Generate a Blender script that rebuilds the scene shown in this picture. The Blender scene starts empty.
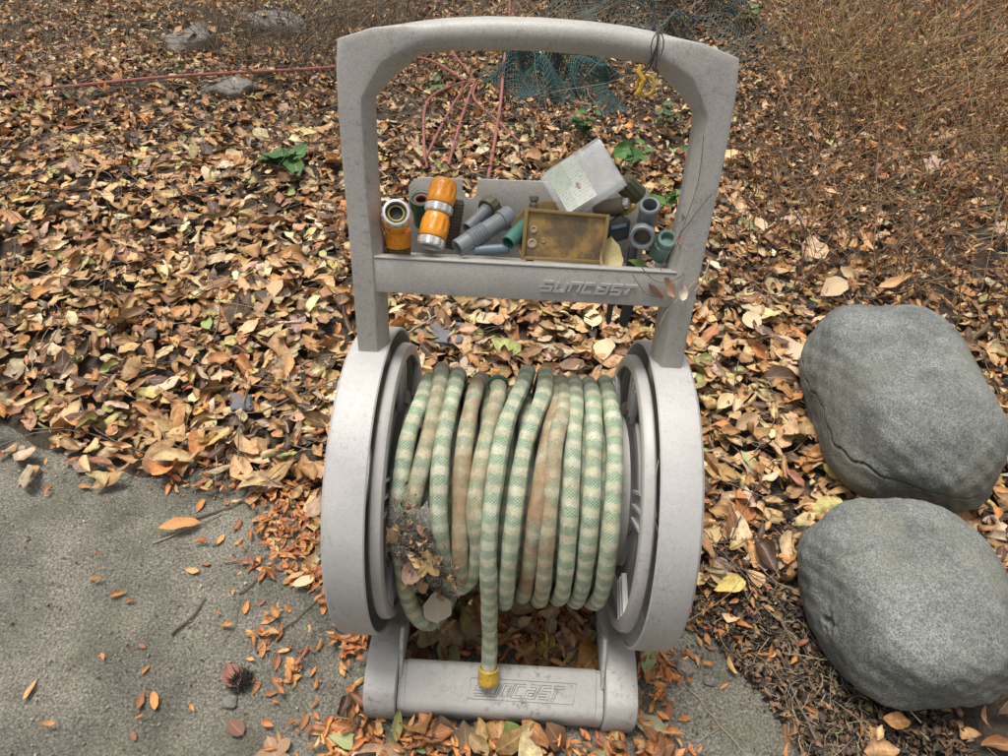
import bpy, bmesh, math, random
import numpy as np
from mathutils import Vector, Matrix

# ------------------------------------------------------------------ camera, world, sun, exposure
S = bpy.context.scene
COL = S.collection
rad = math.radians
PITCH, YAW, ROLL = .788, -.013, .045
CAM = Vector((-.011, -.661, 1.166))
fw = Vector((math.sin(YAW)*math.cos(PITCH), math.cos(YAW)*math.cos(PITCH), -math.sin(PITCH)))
r0 = Vector((math.cos(YAW), -math.sin(YAW), 0)); u0 = r0.cross(fw)
rt = r0*math.cos(ROLL)+u0*math.sin(ROLL); up = -r0*math.sin(ROLL)+u0*math.cos(ROLL)
cd = bpy.data.cameras.new('camera'); cam = bpy.data.objects.new('camera', cd); COL.objects.link(cam)
M4 = Matrix.Identity(4)
for i in range(3):
    M4[i][0] = rt[i]; M4[i][1] = up[i]; M4[i][2] = -fw[i]; M4[i][3] = CAM[i]
cam.matrix_world = M4
cd.sensor_width = 36; cd.lens = 25.0; cd.clip_start = .02; cd.clip_end = 500
S.camera = cam

SUN_EL, SUN_AZ = rad(76), rad(-50)      # azimuth measured clockwise from +Y
w = bpy.data.worlds.new('World'); S.world = w; w.use_nodes = True
nt = w.node_tree; bg = nt.nodes['Background']
sky = nt.nodes.new('ShaderNodeTexSky'); sky.sky_type = 'NISHITA'; sky.sun_disc = False
sky.sun_elevation = SUN_EL; sky.sun_rotation = SUN_AZ; sky.air_density = 1.0; sky.dust_density = 4.0; sky.ozone_density = 1.0
hs = nt.nodes.new('ShaderNodeHueSaturation'); hs.inputs['Saturation'].default_value = .08
nt.links.new(sky.outputs[0], hs.inputs['Color']); nt.links.new(hs.outputs[0], bg.inputs[0]); bg.inputs[1].default_value = .07
sd = bpy.data.lights.new('sun', 'SUN'); sun = bpy.data.objects.new('sun', sd); COL.objects.link(sun)
sd.energy = 1.5; sd.angle = rad(22); sd.color = (1, .965, .91)
sdir = Vector((math.sin(SUN_AZ)*math.cos(SUN_EL), math.cos(SUN_AZ)*math.cos(SUN_EL), math.sin(SUN_EL)))
sun.rotation_euler = sdir.to_track_quat('Z', 'Y').to_euler(); sun.location = (0, 0, 6)
S.view_settings.view_transform = 'Standard'; S.view_settings.look = 'None'
S.view_settings.exposure = 1.26; S.view_settings.gamma = 1; S.view_settings.use_curve_mapping = False
S.render.engine = 'CYCLES'

random.seed(5); RNG = np.random.default_rng(11)

# ------------------------------------------------------------------ node helpers
def newmat(name):
    m = bpy.data.materials.new(name); m.use_nodes = True
    n = m.node_tree.nodes; b = n['Principled BSDF']
    return m, m.node_tree, b
def N(t, kind, **kw):
    n = t.nodes.new(kind)
    for k, v in kw.items():
        if k in n.inputs: n.inputs[k].default_value = v
        else: setattr(n, k, v)
    return n
def coord(t, out='Object', scale=None):
    tc = t.nodes.new('ShaderNodeTexCoord')
    if scale is None: return tc.outputs[out]
    mp = t.nodes.new('ShaderNodeMapping'); mp.inputs['Scale'].default_value = scale
    t.links.new(tc.outputs[out], mp.inputs[0]); return mp.outputs[0]
def noise(t, vec, scale, detail=4, rough=.55):
    n = N(t, 'ShaderNodeTexNoise', Scale=scale, Detail=detail, Roughness=rough)
    t.links.new(vec, n.inputs['Vector']); return n.outputs['Fac']
def ramp(t, fac, *stops):
    r = t.nodes.new('ShaderNodeValToRGB'); e = r.color_ramp.elements
    while len(e) < len(stops): e.new(.5)
    for i, (p, c) in enumerate(stops):
        e[i].position = p; e[i].color = (c if not isinstance(c, (int, float)) else (c, c, c)) + (1,) if not isinstance(c, (int, float)) else (c, c, c, 1)
    t.links.new(fac, r.inputs[0]); return r.outputs[0]
def mix(t, fac, a, b, mode='MIX'):
    m = t.nodes.new('ShaderNodeMix'); m.data_type = 'RGBA'; m.blend_type = mode
    for s, v in ((m.inputs[0], fac), (m.inputs[6], a), (m.inputs[7], b)):
        if isinstance(v, (int, float)): s.default_value = v
        elif isinstance(v, tuple): s.default_value = v + (1,)
        else: t.links.new(v, s)
    return m.outputs[2]
def mth(t, op, a, b=None, c=None):
    m = t.nodes.new('ShaderNodeMath'); m.operation = op
    for s, v in zip(m.inputs, (a, b, c)):
        if v is None: continue
        if isinstance(v, (int, float)): s.default_value = v
        else: t.links.new(v, s)
    return m.outputs[0]
def bump(t, b, h, strength=.3, dist=.002):
    n = N(t, 'ShaderNodeBump', Strength=strength, Distance=dist)
    t.links.new(h, n.inputs['Height']); t.links.new(n.outputs[0], b.inputs['Normal'])
def setc(t, b, c):
    if isinstance(c, tuple): b.inputs['Base Color'].default_value = c + (1,)
    else: t.links.new(c, b.inputs['Base Color'])

def weathered(name, col, rough=.6, speck=.25, dirt=(.10, .08, .06), dirt_amt=.35, grain=900, metallic=0, bs=.15, streak=False, dscale=150):
    m, t, b = newmat(name); v = coord(t)
    g = ramp(t, noise(t, v, grain, 2, .6), (.32, 1-speck), (.68, 1+0*speck))
    c = mix(t, 1., col, g, 'MULTIPLY')
    big = ramp(t, noise(t, v, 14, 5, .6), (.3, .84), (.7, 1.0)); c = mix(t, 1., c, big, 'MULTIPLY')
    d = ramp(t, noise(t, v, dscale, 8, .75), (.52, 0.), (.68, 1.)); d2 = ramp(t, noise(t, v, 12, 3), (.42, dirt_amt*.12), (.62, dirt_amt))
    c = mix(t, mth(t, 'MULTIPLY', d, d2), c, dirt)
    if streak:
        v2 = coord(t, scale=(60, 7, 7)); sk = ramp(t, noise(t, v2, 3.3, 3, .5), (.492, 0.), (.5, .7), (.508, 0.))
        gate = ramp(t, noise(t, v, 11, 1), (.50, 0.), (.56, 1.))
        c = mix(t, mth(t, 'MULTIPLY', sk, gate), c, (.12, .11, .11))
    setc(t, b, c); b.inputs['Roughness'].default_value = rough; b.inputs['Metallic'].default_value = metallic
    bump(t, b, noise(t, v, grain*.6, 3), bs, .0008)
    return m

MAT = {}
MAT['plastic'] = weathered('grey_moulded_plastic', (.47, .448, .41), .5, .40, dirt_amt=.6, dscale=110, grain=800)
MAT['plastic_ring'] = weathered('pale_grey_plastic', (.52, .503, .48), .5, .30, dirt_amt=.5, streak=True, grain=1000)
MAT['plastic_base'] = weathered('dirty_grey_plastic', (.52, .50, .465), .6, .28, (.10, .09, .065), .9, dscale=80)
MAT['plastic_reel'] = weathered('reel_grey_plastic', (.45, .43, .405), .45, .12, dirt_amt=.6)
MAT['outline_shade'] = weathered('outline_shade_plastic', (.22, .21, .20), .8, .2)  # dark tone paints in the shading of the crossbar letter and border outlines
MAT['orange'] = weathered('orange_plastic', (.88, .33, .02), .3, .12, (.12, .05, .02), .8)
MAT['ringgrey'] = weathered('light_grey_ring_plastic', (.66, .65, .62), .28, .15, (.06, .05, .045), .9, metallic=.35)
MAT['darkrub'] = weathered('dark_rubber', (.03, .03, .03), .6, .2)
MAT['oring'] = weathered('yellow_seal', (.45, .34, .04), .5, .2)
MAT['green'] = weathered('green_plastic', (.02, .11, .06), .4, .2)
MAT['khaki'] = weathered('corroded_brass', (.16, .13, .08), .6, .4, (.05, .045, .03), .9)
MAT['barb'] = weathered('blue_grey_plastic', (.20, .215, .225), .45, .15, (.10, .09, .07), .7)
MAT['teal'] = weathered('teal_plastic', (.05, .17, .13), .4, .2)
MAT['bluet'] = weathered('blue_grey_tube', (.13, .18, .23), .45, .2)
MAT['mustard'] = weathered('stained_mustard_plastic', (.25, .155, .05), .45, .25, (.07, .05, .03), 1.0)
MAT['olive'] = weathered('olive_plastic', (.10, .095, .045), .5, .25)
MAT['chrome'] = weathered('dull_chrome', (.55, .53, .5), .22, .1, metallic=1)
MAT['yellow'] = weathered('yellow_plastic', (.62, .38, .045), .4, .25, (.10, .06, .02), 1.0, dscale=110)
MAT['jar'] = weathered('sea_green_plastic', (.16, .27, .24), .35, .15)
MAT['strap'] = weathered('dark_green_plastic', (.018, .028, .022), .5, .2)
MAT['wire'] = weathered('rusty_wire', (.06, .05, .045), .6, .3)
MAT['stone'] = weathered('weathered_stone', (.24, .22, .195), .9, .5, (.07, .055, .04), 1.0, grain=160, bs=.6)
MAT['slate'] = weathered('slate', (.17, .165, .18), .85, .3, (.06, .055, .05), .6, grain=300, bs=.4)
MAT['cord'] = weathered('faded_red_cord', (.36, .125, .105), .75, .4, (.2, .10, .08), .8)
MAT['netgreen'] = weathered('dark_green_net', (.022, .085, .085), .6, .2)
MAT['netgrey'] = weathered('grey_green_net', (.07, .092, .085), .6, .25)
MAT['twig'] = weathered('twig_bark', (.19, .145, .105), .85, .45, (.06, .05, .04), .9, grain=300)
MAT['drystem'] = weathered('dry_brown_stem', (.33, .225, .13), .8, .4, (.12, .07, .04), .9, grain=300)
MAT['golden'] = weathered('golden_straw', (.58, .41, .17), .7, .3, grain=300)
MAT['straw'] = weathered('dry_straw', (.42, .34, .22), .8, .3, grain=300)

# speckled garden boulder
def mk_boulder():
    m, t, b = newmat('speckled_stone'); v = coord(t)
    c = ramp(t, noise(t, v, 620, 3, .7), (.34, (.04, .046, .042)), (.5, (.14, .152, .14)), (.66, (.30, .31, .285)))
    vo = N(t, 'ShaderNodeTexVoronoi', Scale=420); t.links.new(v, vo.inputs['Vector']); c = mix(t, .45, c, ramp(t, vo.outputs['Color'], (.2, (.05, .055, .05)), (.5, (.17, .18, .165)), (.9, (.36, .36, .33))))
    c = mix(t, 1., c, ramp(t, noise(t, v, 9, 6, .65), (.36, .62), (.6, 1.1)), 'MULTIPLY')
    c = mix(t, ramp(t, noise(t, v, 5, 5, .65), (.45, 0.), (.66, .65)), c, (.155, .145, .10))
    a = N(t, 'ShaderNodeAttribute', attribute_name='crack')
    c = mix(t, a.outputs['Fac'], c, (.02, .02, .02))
    setc(t, b, c); b.inputs['Roughness'].default_value = .9
    bump(t, b, noise(t, v, 220, 5, .7), .6, .003); return m
MAT['boulder'] = mk_boulder()

def mk_leaf(name, use_attr):
    m, t, b = newmat(name)
    if use_attr: base = N(t, 'ShaderNodeAttribute', attribute_name='leafcol').outputs['Color']
    else: base = t.nodes.new('ShaderNodeObjectInfo').outputs['Color']
    uv = N(t, 'ShaderNodeAttribute', attribute_name='leafuv').outputs['Vector']
    sp = t.nodes.new('ShaderNodeSeparateXYZ'); t.links.new(uv, sp.inputs[0])
    au = mth(t, 'ABSOLUTE', sp.outputs[0])
    rib = ramp(t, au, (.03, 1.), (.09, 0.))
    vn = mth(t, 'SINE', mth(t, 'MULTIPLY', mth(t, 'SUBTRACT', sp.outputs[1], mth(t, 'MULTIPLY', au, .22)), 62.))
    vein = ramp(t, vn, (.80, 0.), (.98, 1.))
    v = coord(t, 'Object')
    bl = ramp(t, noise(t, v, 90, 5, .65), (.34, .58), (.5, .95), (.68, 1.2))
    c = mix(t, 1., base, bl, 'MULTIPLY')
    c = mix(t, mth(t, 'MULTIPLY', rib, .45), c, mix(t, .5, base, (.62, .5, .3)))
    c = mix(t, mth(t, 'MULTIPLY', vein, .22), c, mix(t, 1., base, (.55, .5, .45), 'MULTIPLY'))
    sp2 = ramp(t, noise(t, v, 420, 3, .6), (.62, 0.), (.70, .6)); c = mix(t, sp2, c, (.05, .032, .02))
    setc(t, b, c); b.inputs['Roughness'].default_value = .58
    b.inputs['Specular IOR Level'].default_value = .35
    h = mth(t, 'ADD', mth(t, 'MULTIPLY', vein, -.5), noise(t, v, 160, 3)); bump(t, b, h, .35, .0015)
    return m
MAT['leafstuff'] = mk_leaf('leaf_litter', True)
MAT['leaf'] = mk_leaf('single_leaf', False)

def mk_hose():
    m, t, b = newmat('woven_hose_jacket')
    uv = N(t, 'ShaderNodeAttribute', attribute_name='hoseuv').outputs['Vector']
    st = N(t, 'ShaderNodeAttribute', attribute_name='stain').outputs['Fac']
    sp = t.nodes.new('ShaderNodeSeparateXYZ'); t.links.new(uv, sp.inputs[0]); u, v = sp.outputs[0], sp.outputs[1]
    pos = coord(t)
    wob = mth(t, 'MULTIPLY', noise(t, pos, 150, 3), .012)
    band = mth(t, 'SINE', mth(t, 'MULTIPLY', mth(t, 'ADD', mth(t, 'ADD', v, mth(t, 'MULTIPLY', u, .002)), wob), 2*math.pi/.0248))
    bandm = ramp(t, mth(t, 'MULTIPLY_ADD', band, .5, .5), (.20, .26), (.66, .95))
    d = mth(t, 'MULTIPLY', mth(t, 'SINE', mth(t, 'MULTIPLY', u, 2*math.pi*15)), mth(t, 'SINE', mth(t, 'MULTIPLY', v, 2*math.pi/.0042)))
    dot = ramp(t, mth(t, 'MULTIPLY_ADD', d, .5, .5), (.28, .36), (.62, 1.))
    dot = mth(t, 'MULTIPLY', dot, ramp(t, noise(t, pos, 620, 3, .7), (.36, .6), (.54, 1.)))
    g = mth(t, 'MULTIPLY', bandm, dot)
    cream = mix(t, ramp(t, noise(t, pos, 35, 3), (.4, 0.), (.6, 1.)), (.63, .60, .46), (.55, .49, .33))
    c = mix(t, mth(t, 'MULTIPLY', g, .96), cream, (.055, .235, .150))
    sn = ramp(t, noise(t, pos, 26, 5, .65), (.30, 0.), (.56, 1.))
    c = mix(t, mth(t, 'MULTIPLY', mth(t, 'MULTIPLY', sn, st), .85), c, mix(t, noise(t, pos, 200, 2), (.40, .215, .095), (.22, .135, .07)))
    c = mix(t, 1., c, ramp(t, noise(t, pos, 48, 5, .7), (.34, .72), (.56, 1.)), 'MULTIPLY')
    gr = ramp(t, noise(t, pos, 300, 4, .7), (.50, 0.), (.72, .55)); c = mix(t, gr, c, (.15, .135, .10))
    setc(t, b, c); b.inputs['Roughness'].default_value = .75
    bump(t, b, mth(t, 'ADD', mth(t, 'MULTIPLY', d, .5), noise(t, pos, 500, 2)), .45, .0009)
    return m
MAT['hose'] = mk_hose()

def mk_concrete():
    m, t, b = newmat('aged_concrete'); v = coord(t)
    c = ramp(t, noise(t, v, 230, 5, .75), (.34, (.060, .052, .038)), (.5, (.21, .194, .152)), (.66, (.44, .412, .335)))
    vo = N(t, 'ShaderNodeTexVoronoi', Scale=95); t.links.new(v, vo.inputs['Vector'])
    peb = ramp(t, vo.outputs['Distance'], (.18, 1.), (.3, 0.)); sel = ramp(t, vo.outputs['Color'], (.55, 0.), (.62, 1.))
    c = mix(t, mth(t, 'MULTIPLY', mth(t, 'MULTIPLY', peb, sel), .6), c, mix(t, vo.outputs['Color'], (.40, .37, .31), (.2, .19, .17)))
    st = ramp(t, noise(t, v, 4.5, 6, .62), (.38, .45), (.60, 1.0)); c = mix(t, 1., c, st, 'MULTIPLY')
    mo = ramp(t, noise(t, v, 7, 5, .6), (.5, 0.), (.68, .5)); c = mix(t, mo, c, (.10, .105, .06))
    pit = ramp(t, noise(t, v, 60, 2), (.70, 0.), (.74, .8)); c = mix(t, pit, c, (.04, .038, .033))
    setc(t, b, c); b.inputs['Roughness'].default_value = .9
    h = mth(t, 'ADD', noise(t, v, 180, 6, .7), mth(t, 'MULTIPLY', peb, .35)); bump(t, b, h, 1., .006); return m
MAT['concrete'] = mk_concrete()
def mk_soil():
    m, t, b = newmat('humus_soil'); v = coord(t)
    c = ramp(t, noise(t, v, 140, 6, .75), (.3, (.018, .014, .010)), (.5, (.055, .042, .030)), (.7, (.16, .115, .075)))
    c = mix(t, ramp(t, noise(t, v, 3, 4), (.4, 0.), (.65, .5)), c, (.13, .085, .05))
    setc(t, b, c); b.inputs['Roughness'].default_value = .95
    bump(t, b, noise(t, v, 120, 8, .75), 1., .012); return m
MAT['soil'] = mk_soil()
def mk_clear():
    m, t, b = newmat('hazy_clear_plastic'); v = coord(t)
    d = ramp(t, noise(t, v, 45, 5, .6), (.45, 0.), (.7, .6))
    setc(t, b, mix(t, d, (.82, .84, .83), (.56, .56, .52)))
    b.inputs['Roughness'].default_value = .18; b.inputs['Alpha'].default_value = .27; return m
MAT['clear'] = mk_clear()
def mk_paper():
    m, t, b = newmat('printed_label'); v = coord(t, 'UV')
    sp = t.nodes.new('ShaderNodeSeparateXYZ'); t.links.new(v, sp.inputs[0]); x, y = sp.outputs[0], sp.outputs[1]
    lines = mth(t, 'GREATER_THAN', mth(t, 'SINE', mth(t, 'MULTIPLY', y, 95.)), .1)
    words = ramp(t, noise(t, coord(t, 'UV', (38, 9, 1)), 1.0, 2), (.5, 0.), (.54, 1.))
    c = mix(t, mth(t, 'MULTIPLY', mth(t, 'MULTIPLY', lines, words), .6), (.66, .68, .60), (.22, .25, .22))
    gz = mth(t, 'MULTIPLY', mth(t, 'LESS_THAN', x, .55), mth(t, 'LESS_THAN', y, .55)); c = mix(t, mth(t, 'MULTIPLY', gz, .42), c, (.28, .44, .24))
    bar = mth(t, 'MULTIPLY', mth(t, 'GREATER_THAN', y, .55), mth(t, 'LESS_THAN', x, .38))
    bars = mth(t, 'GREATER_THAN', mth(t, 'SINE', mth(t, 'MULTIPLY', y, 160.)), 0.)
    c = mix(t, mth(t, 'MULTIPLY', mth(t, 'MULTIPLY', bar, bars), .5), c, (.2, .22, .26))
    dx = mth(t, 'POWER', mth(t, 'MULTIPLY', mth(t, 'SUBTRACT', x, .66), 1.2), 2.); dy = mth(t, 'POWER', mth(t, 'SUBTRACT', y, .62), 2.)
    spot = mth(t, 'LESS_THAN', mth(t, 'ADD', dx, dy), .006); c = mix(t, mth(t, 'MULTIPLY', spot, .8), c, (.25, .05, .07))
    fade = ramp(t, noise(t, coord(t, 'UV'), 5, 4), (.4, 0.), (.7, .6)); c = mix(t, fade, c, (.62, .61, .52))
    setc(t, b, c); b.inputs['Roughness'].default_value = .6; return m
MAT['paper'] = mk_paper()
m, t, b = newmat('lint'); v = coord(t)
setc(t, b, ramp(t, noise(t, v, 250, 4, .7), (.35, (.09, .08, .065)), (.65, (.34, .32, .28)))); b.inputs['Roughness'].default_value = 1; MAT['lint'] = m
m, t, b = newmat('green_leaf'); v = coord(t)
setc(t, b, ramp(t, noise(t, v, 40, 3), (.3, (.04, .10, .025)), (.7, (.12, .20, .055)))); b.inputs['Roughness'].default_value = .5; MAT['greenleaf'] = m

# ------------------------------------------------------------------ object helpers
def link(name, me, mat=None, parent=None):
    o = bpy.data.objects.new(name, me); COL.objects.link(o)
    if mat: me.materials.append(MAT[mat] if isinstance(mat, str) else mat)
    if parent: o.parent = parent
    return o
def tag(o, label=None, cat=None, group=None, kind=None):
    if label: o['label'] = label
    if cat: o['category'] = cat
    if group: o['group'] = group
    if kind: o['kind'] = kind
    return o
def thing(name, label, cat, group=None, loc=(0, 0, 0)):
    o = bpy.data.objects.new(name, None); COL.objects.link(o); o.empty_display_size = .02; o.location = loc
    return tag(o, label, cat, group)
class MB:
    """collects polygons, built as one mesh; vertices in world coordinates, moved to the parent's origin on build"""
    def __init__(s): s.v = []; s.f = []
    def add(s, vs, fs):
        k = len(s.v); s.v += [Vector(p) for p in vs]; s.f += [[i+k for i in f] for f in fs]; return s
    def hexa(s, p):   # 8 corners: bottom 4 ccw, top 4 ccw
        return s.add(p, [(3, 2, 1, 0), (4, 5, 6, 7), (0, 1, 5, 4), (1, 2, 6, 5), (2, 3, 7, 6), (3, 0, 4, 7)])
    def box(s, a, b, T=None):
        T = T or (lambda x, y, z: Vector((x, y, z)))
        (x0, y0, z0), (x1, y1, z1) = a, b
        return s.hexa([T(x0, y0, z0), T(x1, y0, z0), T(x1, y1, z0), T(x0, y1, z0), T(x0, y0, z1), T(x1, y0, z1), T(x1, y1, z1), T(x0, y1, z1)])
    def rings(s, R, closed=False, caps=True):
        n = len(R[0]); k = len(s.v)
        for r in R: s.v += [Vector(p) for p in r]
        m = len(R)
        for i in range(m if closed else m-1):
            a = k+i*n; b_ = k+((i+1) % m)*n
            for j in range(n):
                j2 = (j+1) % n; s.f.append([a+j, a+j2, b_+j2, b_+j])
        if caps and not closed:
            s.f.append([k+j for j in range(n)][::-1]); s.f.append([k+(m-1)*n+j for j in range(n)])
        return s
    def tube(s, pts, r, n=8, closed=False, caps=True):
        pts = [Vector(p) for p in pts]; R = []; m = len(pts); nrm = None
        for i, p in enumerate(pts):
            t_ = (pts[(i+1) % m]-pts[i-1]) if closed else (pts[min(i+1, m-1)]-pts[max(i-1, 0)])
            t_.normalize()
            if nrm is None: nrm = t_.orthogonal()
            nrm = (nrm-t_*nrm.dot(t_)); nrm = nrm.normalized() if nrm.length > 1e-6 else t_.orthogonal().normalized()
            bn = t_.cross(nrm); q = r[i] if isinstance(r, (list, tuple)) else r
            R.append([p+(nrm*math.cos(2*math.pi*j/n)+bn*math.sin(2*math.pi*j/n))*q for j in range(n)])
        return s.rings(R, closed, caps)
    def lathe(s, p0, p1, prof, n=24, closed=False):
        """profile of (t along axis in metres, radius) from p0 towards p1"""
        p0 = Vector(p0); ax = (Vector(p1)-p0).normalized(); a = ax.orthogonal().normalized(); b_ = ax.cross(a); R = []
        for e in prof:
            d, q = e[0], e[1]; amp = e[2] if len(e) > 2 else 0
            R.append([p0+ax*d+(a*math.cos(2*math.pi*j/n)+b_*math.sin(2*math.pi*j/n))*(q*(1+amp*(1 if (j % 4) < 2 else -1))) for j in range(n)])
        return s.rings(R, closed)
    def prism(s, poly, T, d0, d1):
        n = len(poly); k = len(s.v)
        s.v += [T(a, b_, d0) for a, b_ in poly]+[T(a, b_, d1) for a, b_ in poly]
        s.f += [[k+i for i in range(n)][::-1], [k+n+i for i in range(n)]]
        for i in range(n): j = (i+1) % n; s.f.append([k+i, k+j, k+n+j, k+n+i])
        return s
    def build(s, name, mat, parent=None, smooth=35, bevel=0, seg=2):
        org = parent.matrix_world.translation.copy() if parent else Vector((0, 0, 0))
        if parent:
            org = Vector((0, 0, 0)); q = parent
            while q: org += q.location; q = q.parent
        me = bpy.data.meshes.new(name); me.from_pydata([tuple(v-org) for v in s.v], [], s.f)
        bm = bmesh.new(); bm.from_mesh(me)
        bmesh.ops.recalc_face_normals(bm, faces=bm.faces)
        if bevel:
            ed = [e for e in bm.edges if len(e.link_faces) == 2 and e.calc_face_angle(0) > rad(28)]
            bmesh.ops.bevel(bm, geom=ed, offset=bevel, segments=seg, profile=.5, affect='EDGES', clamp_overlap=True)
        for f in bm.faces: f.smooth = True
        for e in bm.edges:
            if len(e.link_faces) == 2 and e.calc_face_angle(0) > rad(smooth): e.smooth = False
        bm.to_mesh(me); bm.free()
        return link(name, me, mat, parent)
def base_to(o, loc):
    """move a top-level mesh object's origin to its base"""
    loc = Vector(loc); o.data.transform(Matrix.Translation(-loc)); o.location = loc; return o

def np_mesh(name, V, F, attrs=None, smooth=True):
    me = bpy.data.meshes.new(name); n, k = F.shape
    me.vertices.add(len(V)); me.vertices.foreach_set('co', V.astype(np.float32).ravel())
    me.loops.add(n*k); me.loops.foreach_set('vertex_index', F.astype(np.int32).ravel())
    me.polygons.add(n); me.polygons.foreach_set('loop_start', np.arange(0, n*k, k, dtype=np.int32))
    if smooth: me.polygons.foreach_set('use_smooth', np.ones(n, dtype=bool))
    for nm, (typ, dat) in (attrs or {}).items():
        a = me.attributes.new(nm, typ, 'POINT')
        a.data.foreach_set({'FLOAT_COLOR': 'color', 'FLOAT_VECTOR': 'vector', 'FLOAT': 'value'}[typ], dat.astype(np.float32).ravel())
    me.update(calc_edges=True); me.validate(); return me
def batch_tubes(P, R, sides=3):
    n, K, _ = P.shape
    T = np.gradient(P, axis=1); T /= np.linalg.norm(T, axis=2, keepdims=True)+1e-9
    ref = np.where(np.abs(T[..., 2:3]) > .9, np.array([1., 0, 0]), np.array([0, 0, 1.]))
    A = np.cross(T, ref); A /= np.linalg.norm(A, axis=2, keepdims=True)+1e-9; B = np.cross(T, A)
    an = np.arange(sides)*2*np.pi/sides
    V = P[:, :, None, :]+R[:, :, None, None]*(A[:, :, None, :]*np.cos(an)[:, None]+B[:, :, None, :]*np.sin(an)[:, None])
    idx = np.arange(n*K*sides).reshape(n, K, sides)
    a = idx[:, :-1, :]; b_ = idx[:, 1:, :]; a2 = np.roll(a, -1, 2); b2 = np.roll(b_, -1, 2)
    F = np.stack([a, a2, b2, b_], -1).reshape(-1, 4)
    return V.reshape(-1, 3), F

# ------------------------------------------------------------------ leaves
LT = np.array([.10, .32, .60, .84]); LW = np.array([.52, .98, .84, .42])
def leaf_verts(n, L, ratio, curl, fold, twist, wav, rng):
    """n leaves in local space: x across, y along, z up -> (n,14,3), uv (14,2)"""
    t = np.concatenate([[0.], np.repeat(LT, 3), [1.]]); sd_ = np.concatenate([[0.], np.tile([-1, 0, 1], 4), [0.]])
    wv = np.concatenate([[0.], np.repeat(LW, 3), [0.]])
    X = sd_*wv*.5; X = X[None]*(L*ratio)[:, None]*(1+rng.normal(0, .10, (n, 14)))
    Y = (t[None]-.5)*L[:, None]
    Z = np.abs(X)*fold[:, None]+rng.normal(0, 1, (n, 14))*(wav*L)[:, None]
    # bend along the length
    ang = curl[:, None]*(t[None]-.5); rr = L/np.where(np.abs(curl) < .05, .05, curl)
    Yb = np.sin(ang)*(rr[:, None])-np.sin(ang)*Z; Zb = (1-np.cos(ang))*rr[:, None]+np.cos(ang)*Z
    tw = twist[:, None]*(t[None]-.5); X2 = X*np.cos(tw)-Zb*np.sin(tw)*.3; Z2 = Zb+X*np.sin(tw)
    return np.stack([X2, Yb, Z2], -1), np.stack([sd_, t], -1)
LF = [(0, 2, 1), (0, 3, 2)]
for k in range(3):
    a = 1+3*k
    for j in range(2): LF += [(a+j, a+j+1, a+3+j+1), (a+j, a+3+j+1, a+3+j)]
LF += [(10, 11, 13), (11, 12, 13)]
LF = np.array(LF)
def leaf_grid(n, L, ratio, rng, m=6, c=5):
    """finer leaves with rolled edges, wavy margins and ragged outlines: (n, m*c+2, 3)"""
    t = np.linspace(.07, .93, m); s_ = np.linspace(-1, 1, c); sh = rng.uniform(.62, 1.25, (n, 1)); w_ = np.sin(np.pi*np.clip(t[None]**sh, 0, 1))**rng.uniform(.65, 1.0, (n, 1))
    W = w_[:, :, None]*(L*ratio*.5)[:, None, None]*np.ones((1, 1, c)); W[:, :, 0] *= rng.normal(1, .13, (n, m)); W[:, :, -1] *= rng.normal(1, .13, (n, m))
    a = s_[None, None]*W; kp = rng.normal(0, 1, n)*rng.choice([.5, 1.2, 2.4], n, p=[.45, .35, .2])/(L*ratio*.5); kp = np.where(np.abs(kp) < 2, 2, kp)[:, None, None]
    kp = np.clip(kp, -2.6/(L*ratio*.5)[:, None, None], 2.6/(L*ratio*.5)[:, None, None])
    X = np.sin(kp*a)/kp; Z = (1-np.cos(kp*a))/kp+np.abs(a)*rng.normal(.1, .25, (n, 1, 1))
    Z += np.sin(t[None, :, None]*rng.uniform(6, 16, (n, 1, 1))+rng.uniform(0, 6, (n, 1, 1))+s_*1.5)*np.abs(s_)*(L*.045)[:, None, None]*rng.uniform(0, 1.6, (n, 1, 1))+rng.normal(0, 1, (n, m, c))*(L*.010)[:, None, None]
    X = X+np.sin(t[None, :, None]*4+rng.uniform(0, 6, (n, 1, 1)))*(L*.05)[:, None, None]
    T = np.concatenate([np.zeros((n, 1)), np.repeat(t[None], n, 0).repeat(c, 1), np.ones((n, 1))], 1)
    X = np.concatenate([np.zeros((n, 1)), X.reshape(n, -1), np.zeros((n, 1))], 1); Z = np.concatenate([np.zeros((n, 1)), Z.reshape(n, -1), np.zeros((n, 1))], 1)
    cu = rng.normal(0, 1, n)*rng.choice([.5, 1.2, 2.4], n, p=[.4, .4, .2]); cu = np.where(np.abs(cu) < .05, .05, cu)[:, None]; an = cu*(T-.5); R_ = L[:, None]/cu
    Y = np.sin(an)*(R_-Z); Z2 = (1-np.cos(an))*R_+np.cos(an)*Z
    tw = rng.normal(0, .7, (n, 1))*(T-.5); X2 = X*np.cos(tw)-Z2*np.sin(tw)*.3; Z2 = Z2+X*np.sin(tw)
    uv = np.stack([np.concatenate([[0], np.tile(s_, m), [0]]), np.concatenate([[0], np.repeat(t, c), [1]])], -1)
    F = []
    for j in range(c-1): F.append((0, 2+j, 1+j)); e = 1+(m-1)*c; F.append((m*c+1, e+j, e+j+1))
    for i in range(m-1):
        for j in range(c-1): q = 1+i*c+j; F += [(q, q+1, q+c+1), (q, q+c+1, q+c)]
    return np.stack([X2, Y, Z2], -1), uv, np.array(F)
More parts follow.
